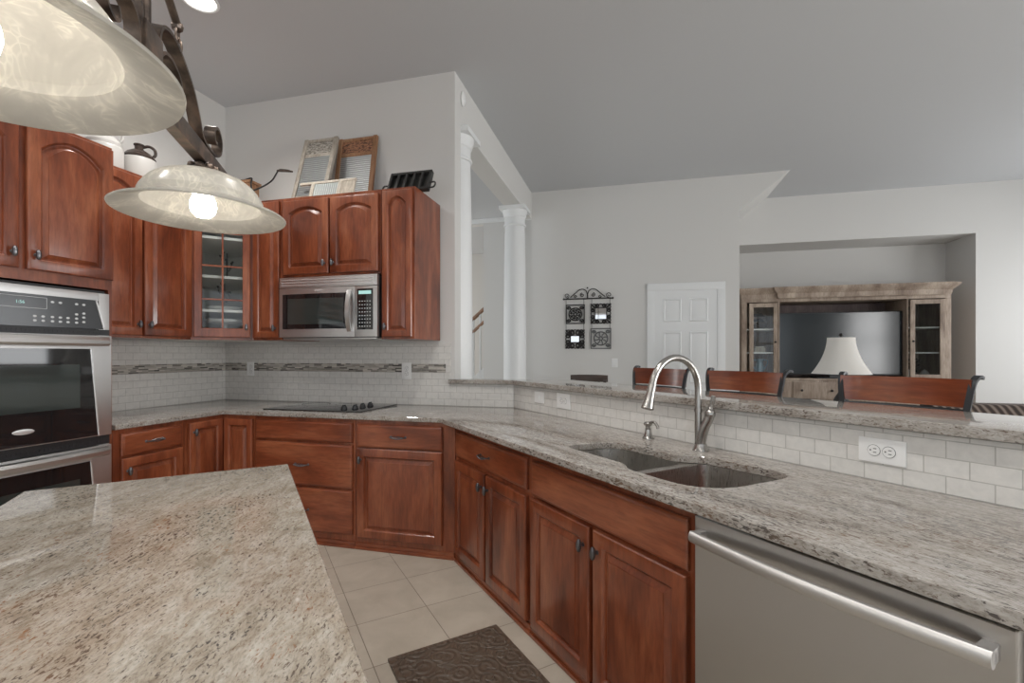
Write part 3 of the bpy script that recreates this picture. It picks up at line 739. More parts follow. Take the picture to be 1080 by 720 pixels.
for (p0, p1) in ((pent[1], pent[2]), (pent[2], pent[3]), (pent[3], pent[4]), (pent[4], pent[0])):
    d = (Vector(p1)-Vector(p0)).normalized(); n = Vector((-d.y, d.x))*.015; q0 = Vector(p0); q1 = Vector(p1)
    b.prism([tuple(q0), tuple(q1), tuple(q1+n), tuple(q0+n)], ZU0+.02, ZU1-.02)
b.build('interior', M['maple'], r, world=True, smooth=False)
b = MB(); b.box(0, .03, -.001, .018, 0, hh); b.box(dw_-.03, dw_, -.001, .018, 0, hh); b.box(.03, dw_-.03, -.001, .018, 0, .035); b.box(.03, dw_-.03, -.001, .018, hh-.035, hh); b.build('face_frame', M['cherry'], r, smooth=False)
for z in (.215, .475, .775):
    b = MB(); sp = [(-3.19, 2.855), (-2.925, 3.105), (-2.925, 3.53), (-3.62, 3.53), (-3.62, 2.855)]; b.prism(sp, ZU0+z, ZU0+z+.02); b.build('shelf', M['shelfwhite'], r, world=True, smooth=False)
dx0, dx1, dz0, dz1 = .016, dw_-.016, .02, hh-.02; gx0, gx1, gz0, gz1 = dx0+.055, dx1-.055, dz0+.07, dz1-.075
b = MB(); b.loops([[(dx0, -.002, dz0), (dx1, -.002, dz0), (dx1, -.002, dz1), (dx0, -.002, dz1)], [(dx0, -.016, dz0), (dx1, -.016, dz0), (dx1, -.016, dz1), (dx0, -.016, dz1)], [(dx0+.006, -.021, dz0+.006), (dx1-.006, -.021, dz0+.006), (dx1-.006, -.021, dz1-.006), (dx0+.006, -.021, dz1-.006)],
    [(gx0-.004, -.021, gz0-.004), (gx1+.004, -.021, gz0-.004), (gx1+.004, -.021, gz1+.004), (gx0-.004, -.021, gz1+.004)], [(gx0, -.015, gz0), (gx1, -.015, gz0), (gx1, -.015, gz1), (gx0, -.015, gz1)], [(gx0, -.002, gz0), (gx1, -.002, gz0), (gx1, -.002, gz1), (gx0, -.002, gz1)]], wrap=True)
gd = b.build('door', M['cherry'], r)
b = MB(); mx_ = (gx0+gx1)/2; b.box(mx_-.006, mx_+.006, -.018, -.006, gz0, gz1)
for z in (1.745-ZU0, 2.0-ZU0, 2.255-ZU0): b.box(gx0, gx1, -.018, -.006, z-.006, z+.006)
b.build('muntin', M['cherry'], gd, smooth=False)
b = MB(); b.box(gx0-.003, gx1+.003, -.0105, -.008, gz0-.003, gz1+.003); b.build('glass_pane', M['glass'], gd, smooth=False)
knob(gd, dx1-.028, -.021, dz0+.08)
# crockery inside
pl = Vector((-3.13, 3.10, ZU0+.022)); cen = (A+B)/2+Vector((-.12, .135, 0))
t = thing('cake_stand', 'white footed cake stand on the floor of the glass corner cabinet', 'cake stand', (cen.x, cen.y, ZU0+.021), 0)
b = MB(); b.lathe([(0, 0), (.06, 0), (.055, .01), (.02, .025), (.018, .09), (.03, .105), (0, .106)], 24); b.build('foot', M['ceramic'], t)
b = MB(); b.lathe([(0, .106), (.10, .110), (.135, .125), (.14, .145), (.135, .146), (.125, .128), (0, .120)], 32); b.build('dish', M['ceramic'], t)
b = MB(); b.lathe([(0, .01), (.07, .01), (.12, .03), (.125, .03), (.075, 0), (0, 0)], 28)
o = tag(b.build('dinner_plate', M['ceramic']), 'white plate on the lowest shelf of the glass corner cabinet', 'plate'); o.location = (cen.x, cen.y, ZU0+.2355)
t = thing('twig_ornament', 'dark iron candle tree standing on the white plate in the glass corner cabinet', 'ornament', (cen.x-.015, cen.y+.01, ZU0+.2355+.021), 0)
b = MB(); b.lathe([(.035, -.01), (.03, 0), (.005, .008)], 14); b.tube([(0, 0, 0), (.004, 0, .1), (0, 0, .2)], .005, 8)
for k in range(5):
    a = k*2*PI/5; b.tube(smooth_path([(0, 0, .06+.02*k), (.03*math.cos(a), .03*math.sin(a), .06+.02*k), (.045*math.cos(a), .045*math.sin(a), .11+.02*k)], 4), .0035, 6); b.ball((.045*math.cos(a), .045*math.sin(a), .115+.02*k), .009, n=8)
b.build('branches', M['castiron'], t)
t2 = copy_tree(t); t2.location = (cen.x-.01, cen.y+.03, ZU0+.4955+.011); t2['label'] = 'dark iron candle tree on the upper shelf of the glass corner cabinet'
for o in (t, t2): o['group'] = 'iron ornaments in the glass cabinet'
r = thing('wall_cabinet', 'narrow cherry wall cabinet between the glass corner cabinet and the microwave', 'cabinet', (-2.90, 3.092, ZU0), 0)
add_body(r, .268, 0, ZU1-ZU0, .455); add_door(r, .014, .016, .240, 1.055, .05, 'br', st=.05)
r = thing('wall_cabinet', 'short cherry wall cabinet with two arched doors directly above the microwave', 'cabinet', (-2.63, 3.092, 1.915), 0)
add_body(r, .852, 0, ZU1-1.915, .455); add_door(r, .024, .02, .398, .565, .045, 'br'); add_door(r, .436, .02, .398, .565, .045, 'bl')
r = thing('wall_cabinet', 'narrow cherry end wall cabinet right of the microwave with its side showing', 'cabinet', (-1.776, 3.092, ZU0), 0)
add_body(r, .266, 0, ZU1-ZU0, .455); add_door(r, .014, .016, .236, 1.055, .05, 'bl', st=.05)

# microwave
mw = thing('microwave', 'stainless steel over-the-range microwave hung above the cooktop', 'microwave', (-2.622, 3.07, 1.452), 0)
mwW, mwH = .838, .458
b = MB(); b.box(0, mwW, .005, .48, 0, mwH, .003); b.build('housing', M['blackplastic'], mw)
b = MB(); b.box(.002, mwW-.002, -.022, .006, mwH-.082, mwH-.002, .003)
g = b.build('vent_panel', M['steel'], mw)
b = MB()
for z in (mwH-.022, mwH-.042, mwH-.062): b.box(.02, mwW-.035, -.026, -.018, z-.004, z+.004, .002)
b.build('louver', M['badge'], g)
b = MB(); L = []
DWD = .655
for i in range(15):
    u = i/14; x = .002+(DWD-.002)*u; y = -.022-.014*math.sin(PI*u); L.append([(x, .004, .004), (x, y, .004), (x, y, mwH-.086), (x, .004, mwH-.086)])
b.loops(L); md = b.build('door', M['steel'], mw)
def bowed(x0, x1, z0, z1, off, th=.002):
    b = MB(); L = []
    for i in range(13):
        x = x0+(x1-x0)*i/12; u = (x-.002)/(DWD-.002); y = -.022-.014*math.sin(PI*u)-off; L.append([(x, y+th, z0), (x, y, z0), (x, y, z1), (x, y+th, z1)])
    b.loops(L); return b
wn = bowed(.035, .60, .065, mwH-.13, .0015).build('window_surround', M['blackglass'], md)
bowed(.085, .565, .10, mwH-.165, .003).build('window', M['ovenwindow'], wn)
b = MB(); b.ball((.36, -.0365, mwH-.108), .032, .002, .010, 18); b.build('badge', M['badge'], md)
b = MB(); pts = []
for i in range(15):
    u = i/14; pts.append((.612+.035*math.sin(PI*u)*.3, -.028-.042*math.sin(PI*u), .045+(mwH-.20+.04)*u))
b.strap(pts, (1, 0, 0), .034, .012); b.build('handle', M['steel'], md)
b = MB(); b.box(DWD+.003, mwW-.002, -.022, .006, .004, mwH-.086, .003); cp = b.build('control_panel', M['steel'], mw)
b = MB(); b.box(DWD+.018, mwW-.035, -.0245, -.021, .055, mwH-.105, .001); cb = b.build('keypad', M['blackglass'], cp)
for i in range(5):
    for j in range(8): b = MB(); b.box(DWD+.036+i*.021, DWD+.045+i*.021, -.0252, -.0243, .076+j*.026, .082+j*.026); b.build('key', M['keys'], cb, smooth=False)
b = MB(); b.box(DWD+.032, mwW-.05, -.0252, -.0243, mwH-.145, mwH-.12); b.build('clock_window', M['display'], cb)
b = MB(); b.box(.02, mwW-.02, .0, .42, -.012, -.001, .003); b.build('bottom_grille', M['steel'], mw)

# cooktop
ck = thing('cooktop', 'black glass electric cooktop with four knobs set into the granite below the microwave', 'cooktop', (-2.685, 2.955, CT), 0)
b = MB(); b.box(0, .82, 0, .54, .0005, .008, .003); gl_ = b.build('glass_top', M['blackglass'], ck)
for x, y, rr in ((.17, .15, .085), (.17, .39, .11), (.44, .40, .085), (.44, .14, .11)):
    b = MB(); b.lathe([(rr, .0082), (rr, .0085), (rr-.003, .0085), (rr-.003, .0082)], 40, c=(x, y, 0), close=True); b.build('burner_ring', M['panelgrey'], gl_)
for x, y in ((.63, .09), (.69, .14), (.69, .24), (.70, .33)):
    b = MB(); b.lathe([(.024, .008), (.025, .012), (.022, .016), (.019, .030), (.016, .033), (0, .033)], 20, c=(x, y, 0)); b.box(x-.004, x+.004, y-.019, y+.019, .03, .042, .002); b.build('knob', M['blackplastic'], ck)

# ------------------------------------------------------------------ outlets and switches
def plate_thing(name, label, loc, rot, w, h, kind, group='white wall plates'):
    t = thing(name, label, 'outlet' if 'outlet' in name else 'switch', loc, rot, group)
    b = MB(); b.box(-w/2, w/2, -.006, -.0005, -h/2, h/2, .0025); b.build('cover_plate', M['plate'], t)
    if kind == 'duplex_h': cs = [(-.021, 0, True), (.021, 0, True)]
    elif kind == 'duplex': cs = [(0, -.021, False), (0, .021, False)]
    elif kind == 'quad': cs = [(-.022, -.021, False), (-.022, .021, False), (.022, 0, None)]
    else: cs = [(0, 0, None)]
    for x, z, hz in cs:
        if hz is None:
            b = MB(); b.box(x-.006, x+.006, -.012, -.006, z-.012, z+.012, .002); b.build('toggle', M['plate'], t); continue
        b = MB(); b.lathe([(.0175, .0055), (.017, .0085), (0, .0085)], 20, M=Matrix.Translation((x, 0, z)) @ Matrix.Rotation(PI/2, 4, 'X')); s = b.build('socket', M['plate'], t); b = MB(); b.lathe([(.0185, .0058), (.0185, .0066), (.0172, .0066), (.0172, .0058)], 24, M=Matrix.Translation((x, 0, z)) @ Matrix.Rotation(PI/2, 4, 'X'), close=True); b.build('groove', M['slot'], s)
        b = MB()
        for k in (-1, 1):
            if hz: b.box(x-.001, x+.008, -.0089, -.0084, z+k*.006-.0012, z+k*.006+.0012)
            else: b.box(x+k*.006-.0012, x+k*.006+.0012, -.0089, -.0084, z-.001, z+.008)
        if hz: b.box(x-.011, x-.007, -.0089, -.0084, z-.0022, z+.0022)
        else: b.box(x-.0022, x+.0022, -.0089, -.0084, z-.011, z-.007)
        b.build('slot', M['slot'], s)
    return t
plate_thing('power_outlet', 'white outlet plate on the cooktop wall tile, left of the cooktop', (-3.355, YB-.011, 1.195), 0, .075, .125, 'duplex')
plate_thing('power_outlet', 'white outlet plate on the cooktop wall tile, right of the cooktop', (-1.808, YB-.011, 1.19), 0, .085, .135, 'duplex')
plate_thing('light_switch', 'small white switch plate on the peninsula tile nearest the inner corner', pq(2.818, 1.807, 1.022), ROT_PEN, .125, .078, 'switch')
plate_thing('power_outlet', 'white double plate on the peninsula tile, second from the inner corner', pq(2.526, 1.807, 1.022), ROT_PEN, .145, .10, 'duplex_h')
plate_thing('power_outlet', 'large white horizontal outlet plate on the tile behind the dishwasher', pq(.750, 1.807, 1.013), ROT_PEN, .132, .080, 'duplex_h')
plate_thing('light_switch', 'white switch plate on the far wall below the iron wall art', (-.24, 6.509, 1.21), 0, .08, .12, 'switch')
t = thing('motion_sensor', 'small white oval alarm sensor high on the end of the kitchen wall', 'sensor', (-1.389, 3.715, 3.46), PI/2)
b = MB(); b.ball((0, -.012, 0), .036, .018, .062, 20); b.build('cover', M['plate'], t)
b = MB(); b.ball((0, -.022, -.015), .026, .012, .03, 16); b.build('lens', M['white'], t)

# ------------------------------------------------------------------ island light fixture
c1 = Vector((-.655, .322)); c2 = Vector((-1.036, .945)); D = (c2-c1).normalized(); mid = (c1+c2)/2
pf = thing('island_pendant_light', 'bronze scrollwork island light with two alabaster glass shades hung from the ceiling', 'light', (mid.x, mid.y, 1.665), math.atan2(D.y, D.x))
def zz(z): return z-1.665
U0 = .04
b = MB(); b.box(-.53, .555, -.013, .013, zz(1.80), zz(1.84), .003); b.build('bar', M['bronze'], pf)
for s in (1, -1):
    sc = smooth_path([(U0+s*u, 0, zz(z)) for u, z in ((.034, 1.86), (.036, 1.915), (.042, 1.948), (.058, 1.968), (.09, 1.978), (.125, 1.976), (.174, 1.957), (.222, 1.930), (.256, 1.893), (.282, 1.858), (.31, 1.847), (.36, 1.846), (.40, 1.853), (.432, 1.875), (.437, 1.905), (.415, 1.925), (.388, 1.922), (.374, 1.902), (.382, 1.885), (.396, 1.884))], 5)
    b = MB(); b.strap(sc, (0, 1, 0), .026, .007); b.build('scroll', M['bronze'], pf)
    sc = smooth_path([(U0+s*u, 0, zz(z)) for u, z in ((.034, 1.85), (.042, 1.895), (.062, 1.920), (.095, 1.928), (.135, 1.918), (.155, 1.895), (.15, 1.868), (.128, 1.858), (.112, 1.870), (.118, 1.886))], 5)
    b = MB(); b.strap(sc, (0, 1, 0), .024, .006); b.build('inner_scroll', M['bronze'], pf)
    b = MB(); b.tube([(U0+s*.158, 0, zz(2.035)), (U0+s*.012, 0, zz(2.112))], .008, 10); b.ball((U0+s*.158, 0, zz(2.033)), .012, n=10); b.build('brace_rod', M['bronze'], pf)
    for zc_, tw in ((2.016, 0), (1.990, 1)):
        b = MB(); b.tube([(U0+s*.158+(0 if tw else .008*math.cos(a)), .008*math.cos(a) if tw else 0, zz(zc_)+.017*math.sin(a)) for a in [2*PI*i/12 for i in range(12)]], .0028, 6, closed=True); b.build('chain_link', M['bronze'], pf)
b = MB(); b.box(U0-.036, U0+.036, -.018, .018, zz(1.862), zz(1.925), .004); b.build('clamp', M['bronze'], pf)
b = MB(); b.tube([(U0, 0, zz(1.92)), (U0, 0, zz(2.11))], .011, 12); b.lathe([(.012, 0), (.03, .01), (.034, .03), (.02, .045), (.012, .06)], 16, c=(U0, 0, zz(2.10))); b.tube([(U0, 0, zz(2.15)), (U0, 0, zz(ZC-.03))], .008, 10); b.build('stem', M['bronze'], pf)
b = MB(); b.lathe([(.07, ZC-1.6655), (.07, ZC-1.665-.008), (.05, ZC-1.665-.025), (.012, ZC-1.665-.035)], 24, c=(U0, 0, 0)); b.build('canopy', M['bronze'], pf)
for s in (1, -1):
    x = s*.365; dz = .009 if s > 0 else -.030
    b = MB()
    prof = [(.185, 0), (.1865, .003), (.183, .006), (.165, .011), (.148, .018), (.136, .024), (.1315, .028), (.1325, .034), (.1325, .042), (.128, .052), (.122, .060), (.121, .063), (.112, .074), (.095, .087), (.070, .098), (.045, .105), (.026, .109)]
    inner = [(r_-.0045, z-.0045) for r_, z in prof[3:-1]]+[(.024, .104)]
    b.lathe(prof+inner[::-1]+[(.180, .001)], 64, c=(x, 0, dz), close=True); b.build('shade', M['alabaster'], pf)
    b = MB(); b.lathe([(.0, .107), (.03, .107), (.034, .112), (.026, .118), (.022, .126), (.012, .137), (0, .137)], 20, c=(x, 0, dz))
    for k in range(8): a = k*PI/4; b.ball((x+.027*math.cos(a), .027*math.sin(a), .117+dz), .010, .010, .009, 8)
    b.lathe([(.015, .045), (.017, .05), (.017, .106)], 16, c=(x, 0, dz)); b.build('socket', M['bronze'], pf)
    b = MB(); b.lathe([(.011, .058), (.014, .048), (.022, .036), (.0275, .022), (.029, .010), (.026, -.004), (.016, -.015), (0, -.019)], 24, c=(x, 0, dz+.012)); b.build('bulb', M['bulb'], pf)
# recessed downlight
t = thing('recessed_downlight', 'round white recessed ceiling light glowing above the pendant fixture', 'light', (-2.70, 2.44, ZC), 0)
b = MB(); b.lathe([(.11, -.001), (.108, -.008), (.095, -.010), (.088, -.004), (.088, -.001)], 40); b.build('trim_ring', M['white'], t)
b = MB(); b.lathe([(0, -.0035), (.088, -.0035), (.088, -.002), (0, -.002)], 32); b.build('lens', M['downlight'], t)
def can_light(x, y, watts=70):
    l = bpy.data.lights.new('downlight_beam', 'SPOT'); l.energy = watts; l.color = (1, .965, .92); l.spot_size = 2.5; l.spot_blend = .8; l.shadow_soft_size = .09
    lo = bpy.data.objects.new('downlight_beam', l); C.objects.link(lo); lo.location = (x, y, ZC-.02)
t['group'] = 'recessed ceiling lights of the kitchen'; can_light(-2.70, 2.44)
for x, y, lab in ((-2.3, .3, 'added round white recessed ceiling light, out of view over the oven side of the island'), (-.5, 1.75, 'added round white recessed ceiling light, out of view over the aisle by the sink'), (.35, .6, 'added round white recessed ceiling light, out of view over the dishwasher'),
                  (-.9, -1.2, 'added round white recessed ceiling light, out of view behind the island'), (-2.6, -1.4, 'added round white recessed ceiling light, out of view in the rear kitchen corner')):
    t2 = copy_tree(t); t2.location = (x, y, ZC); t2['label'] = lab; can_light(x, y)  # extra downlights out of view, added to brighten the kitchen

# ------------------------------------------------------------------ things on top of the cabinets
def jug(loc, s, label):
    t = thing('stoneware_jug', label, 'jug', loc, .6, 'stoneware jugs on the wall cabinet')
    b = MB(); b.lathe([(r_*s, z*s) for r_, z in ((0, 0), (.098, 0), (.103, .008), (.105, .06), (.105, .16), (.100, .172), (.098, .175))], 32); b.build('body', M['ceramic'], t)
    return t, s
t, s = jug((-3.40, 2.585, ZU1+.001), 1.0, 'white stoneware jug with a dark brown shoulder and handle beside the corner cabinet')
b = MB(); b.lathe([(.098, .1755), (.099, .188), (.07, .222), (.034, .245), (.026, .252), (.026, .272), (.032, .276), (.032, .285), (.018, .286), (0, .28)], 32); b.build('shoulder', M['brownglaze'], t)
b = MB(); b.tube(smooth_path([(.024, 0, .268), (.06, 0, .278), (.092, 0, .258), (.098, 0, .225), (.086, 0, .205)], 5), .010, 10); b.build('handle', M['brownglaze'], t)
t, s = jug((-3.40, 2.355, ZU1+.001), 1.0, 'plain white stoneware jug beside the oven cabinet')
b = MB(); b.lathe([(.098, .1755), (.098, .195), (.07, .235), (.036, .255), (.028, .262), (.028, .285), (.034, .29), (.034, .30), (.018, .30), (0, .296)], 32); b.build('shoulder', M['ceramic'], t)
b = MB(); b.tube(smooth_path([(.026, 0, .28), (.06, 0, .30), (.098, 0, .275), (.102, 0, .24), (.09, 0, .215)], 5), .010, 10); b.build('handle', M['ceramic'], t)

def washboard(name, label, loc, rotz, lean, w, h, fr, rib, pr, head, legs):
    t = thing(name, label, 'washboard', loc, rotz, 'washboards on the cabinet above the microwave'); Ml = Matrix.Rotation(-lean, 4, 'X')
    b = MB()
    for x in (0, w-.035): b.box(x, x+.035, 0, .028, 0, h, .003, Ml)
    b.box(.03, w-.03, .004, .024, h-.03, h-.004, .002, Ml); b.box(.03, w-.03, .006, .022, h-head-.03, h-head, .002, Ml); b.box(.03, w-.03, .006, .022, legs, legs+.025, .002, Ml); b.build('frame', M[fr], t)
    if pr: b = MB(); b.box(.03, w-.03, .010, .018, h-head, h-.03, 0, Ml); b.build('head_board', M[pr], t)
    b = MB(); b.box(.03, w-.03, .009, .017, legs+.025, h-head-.03, 0, Ml); b.build('ribbed_plate', M[rib], t); return t
washboard('washboard', 'tall grey wooden washboard leaning at the left of the three washboards', (-2.675, 3.225, ZU1+.002), .0, .30, .315, .625, 'oldgrey', 'rib_zinc', 'print_grey', .15, .05)
washboard('washboard', 'tall brown washboard with a red-brown printed head, right and behind of the three washboards', (-2.415, 3.40, ZU1+.002), .0, .17, .36, .625, 'oldbrown', 'rib_pale', 'print_red', .14, .05)
# small one lying on its side
t = thing('washboard', 'small pale washboard lying on its side in front of the two tall washboards', 'washboard', (-2.47, 3.175, ZU1+.002), 0, 'washboards on the cabinet above the microwave')
Ml = Matrix.Rotation(-.28, 4, 'X'); b = MB(); b.box(-.10, .40, 0, .02, .145, .165, .003, Ml); b.box(-.02, .40, 0, .02, .0, .02, .003, Ml); b.box(.005, .035, .0, .02, .02, .145, .003, Ml); b.box(.25, .28, 0, .02, .02, .145, .003, Ml); b.build('frame', M['oldpale'], t)
b = MB(); b.box(.035, .25, .006, .014, .02, .145, 0, Ml); b.build('ribbed_plate', M['rib_glass'], t); b = MB(); b.box(.28, .40, .004, .014, .02, .145, 0, Ml); b.build('head_board', M['oldpale'], t)
# cast-iron muffin tray with handles, standing tilted
t = thing('cast_iron_mold', 'black cast iron baking mold with five troughs, leaning above the end cabinet', 'baking mold', (-1.80, 3.22, ZU1+.003), 0)
Ml = Matrix.Translation((0, 0, .004)) @ Matrix.Rotation(-.45, 4, 'X'); b = MB()
b.box(0, .34, .0, .012, 0, .185, .003, Ml)
for k in range(6): x = k*.0645; b.box(x, x+.0175, -.026, .0, 0, .185, .004, Ml)
b.box(0, .34, -.026, 0, 0, .02, .003, Ml); b.box(0, .34, -.026, 0, .165, .185, .003, Ml); b.build('tray', M['castiron'], t)
for sx, x in ((-1, 0), (1, .34)):
    b = MB(); b.tube(smooth_path([(x, -.01, .02), (x+sx*.035, -.012, .02), (x+sx*.045, -.012, .045), (x+sx*.035, -.012, .07), (x, -.01, .07)], 5), .006, 8, M=Ml); b.build('handle', M['castiron'], t)
# coffee mill with a crank
t = thing('hand_crank_mill', 'old wooden hand mill with a long iron crank on top of the narrow cabinet', 'coffee mill', (-3.35, 3.27, ZU1+.002), .0)
b = MB(); b.box(0, .22, .03, .16, 0, .02, .004); b.box(.015, .205, .04, .15, .02, .25, .004); b.box(.0, .22, .03, .16, .25, .272, .004); b.build('box', M['oldbrown'], t)
b = MB(); b.box(.04, .18, .030, .041, .06, .14, .003); b.ball((.11, .025, .10), .011); b.build('drawer', M['oldbrown'], t)
b = MB(); b.lathe([(.05, .272), (.045, .285), (.02, .292), (.012, .30)], 16, c=(.11, .095, 0)); b.build('hopper', M['castiron'], t)
b = MB(); b.tube(smooth_path([(.11, .095, .298), (.21, .06, .29), (.25, .01, .22), (.30, -.02, .155), (.40, -.03, .17), (.49, -.03, .21), (.53, -.03, .255), (.55, -.03, .283)], 6), .0065, 8); b.build('crank', M['iron'], t)
b = MB(); b.tube([(.545, -.03, .286), (.58, -.03, .287), (.64, -.03, .278), (.69, -.03, .266)], .01, 10, rad=[.008, .013, .012, .007]); b.build('crank_handle', M['brownglaze'], t)

# ------------------------------------------------------------------ floor mat
mt = thing('kitchen_mat', 'dark brown embossed rubber mat on the tile floor in front of the sink', 'mat', pq(2.045, .53, 0), ROT_PEN)
b = MB(); b.box(0, .85, 0, .53, .0005, .012, .004); b.build('base', M['rubber'], mt)
b = MB(); rg = random.Random(11)
b.tube([(.03, .03, .012), (.82, .03, .012), (.82, .50, .012), (.03, .50, .012)], .0035, 6, closed=True)
for i in range(7):
    for j in range(4):
        cx, cy = .095+i*.115, .085+j*.12; ph = rg.random()*6.28; sg = 1 if (i+j) % 2 else -1
        b.tube([(cx+(.046-.0017*k)*math.cos(ph+sg*k*.42), cy+(.046-.0017*k)*math.sin(ph+sg*k*.42), .012) for k in range(24)], .0032, 5)
        b.tube([(cx+.062*math.cos(ph+2.2+sg*k*.2), cy+.062*math.sin(ph+2.2+sg*k*.2), .012) for k in range(9)], .003, 5)
b.build('scroll_relief', M['rubber'], mt)

# ------------------------------------------------------------------ bar stools, dining chair
def make_stool(p, label, q=2.30):
    t = thing('bar_stool', label, 'bar stool', pq(p, q), ROT_PEN, 'bar stools behind the raised counter')
    b = MB(); b.prism(round_poly([(-.21, -.19), (.21, -.19), (.22, .19), (-.22, .19)], [.06]*4), .70, .76, bev=.012); b.build('seat', M['darkwood'], t)
    for sx in (-1, 1):
        for sy in (-1, 1):
            b = MB(); b.tube([(sx*.17, sy*.15, .70), (sx*.195, sy*.18, .35), (sx*.21, sy*.21, 0)], .013, 10); b.build('leg', M['stooliron'], t)
    b = MB(); b.tube([(sx*.20, sy*.19, .25) for sx, sy in ((-1, -1), (1, -1), (1, 1), (-1, 1))], .009, 8, closed=True); b.build('foot_rail', M['stooliron'], t)
    # concave crest rail of red wood
    b = MB(); L = []
    for i in range(17):
        u = i/8-1; x = .236*u; y = .235-.05*u*u; L.append([(x, y, 1.112+.004*abs(u)), (x, y+.016, 1.112), (x, y+.030, 1.225), (x, y+.012, 1.228)])
    b.loops(L); b.build('crest_rail', M['brownwood'], t)
    b = MB(); b.tube([(.225*u, .245-.05*u*u, 1.098) for u in [i/6-1 for i in range(13)]], .0085, 8)
    b.tube([(.205*u, .225-.05*u*u, 1.02) for u in [i/6-1 for i in range(13)]], .007, 8); b.build('back_rail', M['stooliron'], t)
    for sx in (-1, 1):
        b = MB(); b.strap(smooth_path([(sx*.195, .17, .74), (sx*.205, .175, .90), (sx*.218, .185, 1.05), (sx*.232, .195, 1.16), (sx*.238, .207, 1.215), (sx*.244, .235, 1.238), (sx*.246, .262, 1.232)], 5), (1, 0, 0), .022, .012); b.build('back_post', M['stooliron'], t)
    for k in range(5):
        x = -.15+k*.075; b = MB(); b.tube([(x+.022*math.cos(a)*(1-a/14), .212, 1.058+.03*math.sin(a)*(1-a/14)) for a in [i*.5 for i in range(15)]], .0045, 6); b.build('scroll', M['stooliron'], t)
make_stool(2.366, 'red-brown wooden bar stool back with iron frame, seen through the faucet arch')
make_stool(1.727, 'red-brown bar stool back between the white door and the table lamp')
make_stool(.972, 'red-brown bar stool back with iron frame in front of the table lamp, rightmost')
t = thing('dining_chair', 'dark wooden dining chair standing by the far wall under the iron wall art', 'chair', (-.52, 5.80, 0), 0)
b = MB(); b.box(-.21, .21, -.40, 0, .44, .47, .01); b.build('seat', M['darkwood'], t)
for sx in (-1, 1):
    b = MB(); b.box(sx*.19-.018, sx*.19+.018, -.39, -.355, 0, .44, .004); b.build('leg', M['darkwood'], t)
    b = MB(); b.box(sx*.19-.018, sx*.19+.018, -.035, 0, 0, 1.02, .004); b.build('leg', M['darkwood'], t)
b = MB(); L = []
for i in range(13):
    u = i/6-1; L.append([(.225*u, .008-.02*u*u, .99), (.225*u, .03-.02*u*u, .99), (.225*u, .034-.02*u*u, 1.075-.006*u*u), (.225*u, .010-.02*u*u, 1.078-.006*u*u)])
b.loops(L); b.build('top_rail', M['darkwood'], t)
for k in range(4): b = MB(); b.box(-.13+k*.08, -.11+k*.08, -.022, -.008, .47, 1.0, .002); b.build('slat', M['darkwood'], t)

# ------------------------------------------------------------------ iron wall art
def AX(zx): return -.989+zx*.001428
def AZ(zy): return 2.355-zy*.00146
wa = thing('wall_art', 'black wrought iron wall hanging of four square panels under a scrolled bar', 'wall art', (AX(275), 6.505, AZ(185)), 0)
wb = MB(); wb.tube([(AX(45), 6.49, AZ(185)), (AX(505), 6.49, AZ(185))], .009, 8); wb.ball((AX(43), 6.49, AZ(185)), .014, n=10); wb.ball((AX(507), 6.49, AZ(185)), .014, n=10)
for x in (65, 235, 310, 480): wb.tube([(AX(x), 6.492, AZ(185)), (AX(x), 6.492, AZ(240))], .003, 6); wb.tube([(AX(x), 6.492, AZ(420)), (AX(x), 6.492, AZ(470))], .003, 6)
wb.build('hanging_bar', M['iron'], wa, world=True)
def sp(b, cx, cy, r, a0, turns, sgn=1, rad=.005, y=6.492):
    n = int(turns*14); b.tube([(AX(cx)+r*(1-.75*i/n)*math.cos(a0+sgn*turns*2*PI*i/n), y, AZ(cy)+r*(1-.75*i/n)*math.sin(a0+sgn*turns*2*PI*i/n)) for i in range(n+1)], rad, 6)
b = MB()
for s, c in ((1, 0), (-1, 540)):
    g_ = lambda x: x if s == 1 else 540-x+2
    b.tube(smooth_path([(AX(g_(x)), 6.492, AZ(y)) for x, y in ((105, 170), (150, 135), (190, 103), (225, 95), (255, 110), (268, 140), (268, 178))], 5), .006, 6)
    sp(b, g_(70), 155, .038, -PI/2, 1.3, s); sp(b, g_(220), 150, .03, PI/2, 1.3, s); sp(b, g_(155), 165, .022, 0, 1.2, s)
b.ball((AX(270), 6.492, AZ(85)), .012, n=8); b.build('scroll_crest', M['iron'], wa, world=True)
M['antique'] = mat('antique_grey_iron', (.16, .16, .16), .5, .4); M['mirror'] = mat('mirror_glass', (.5, .5, .5), .03, 1)
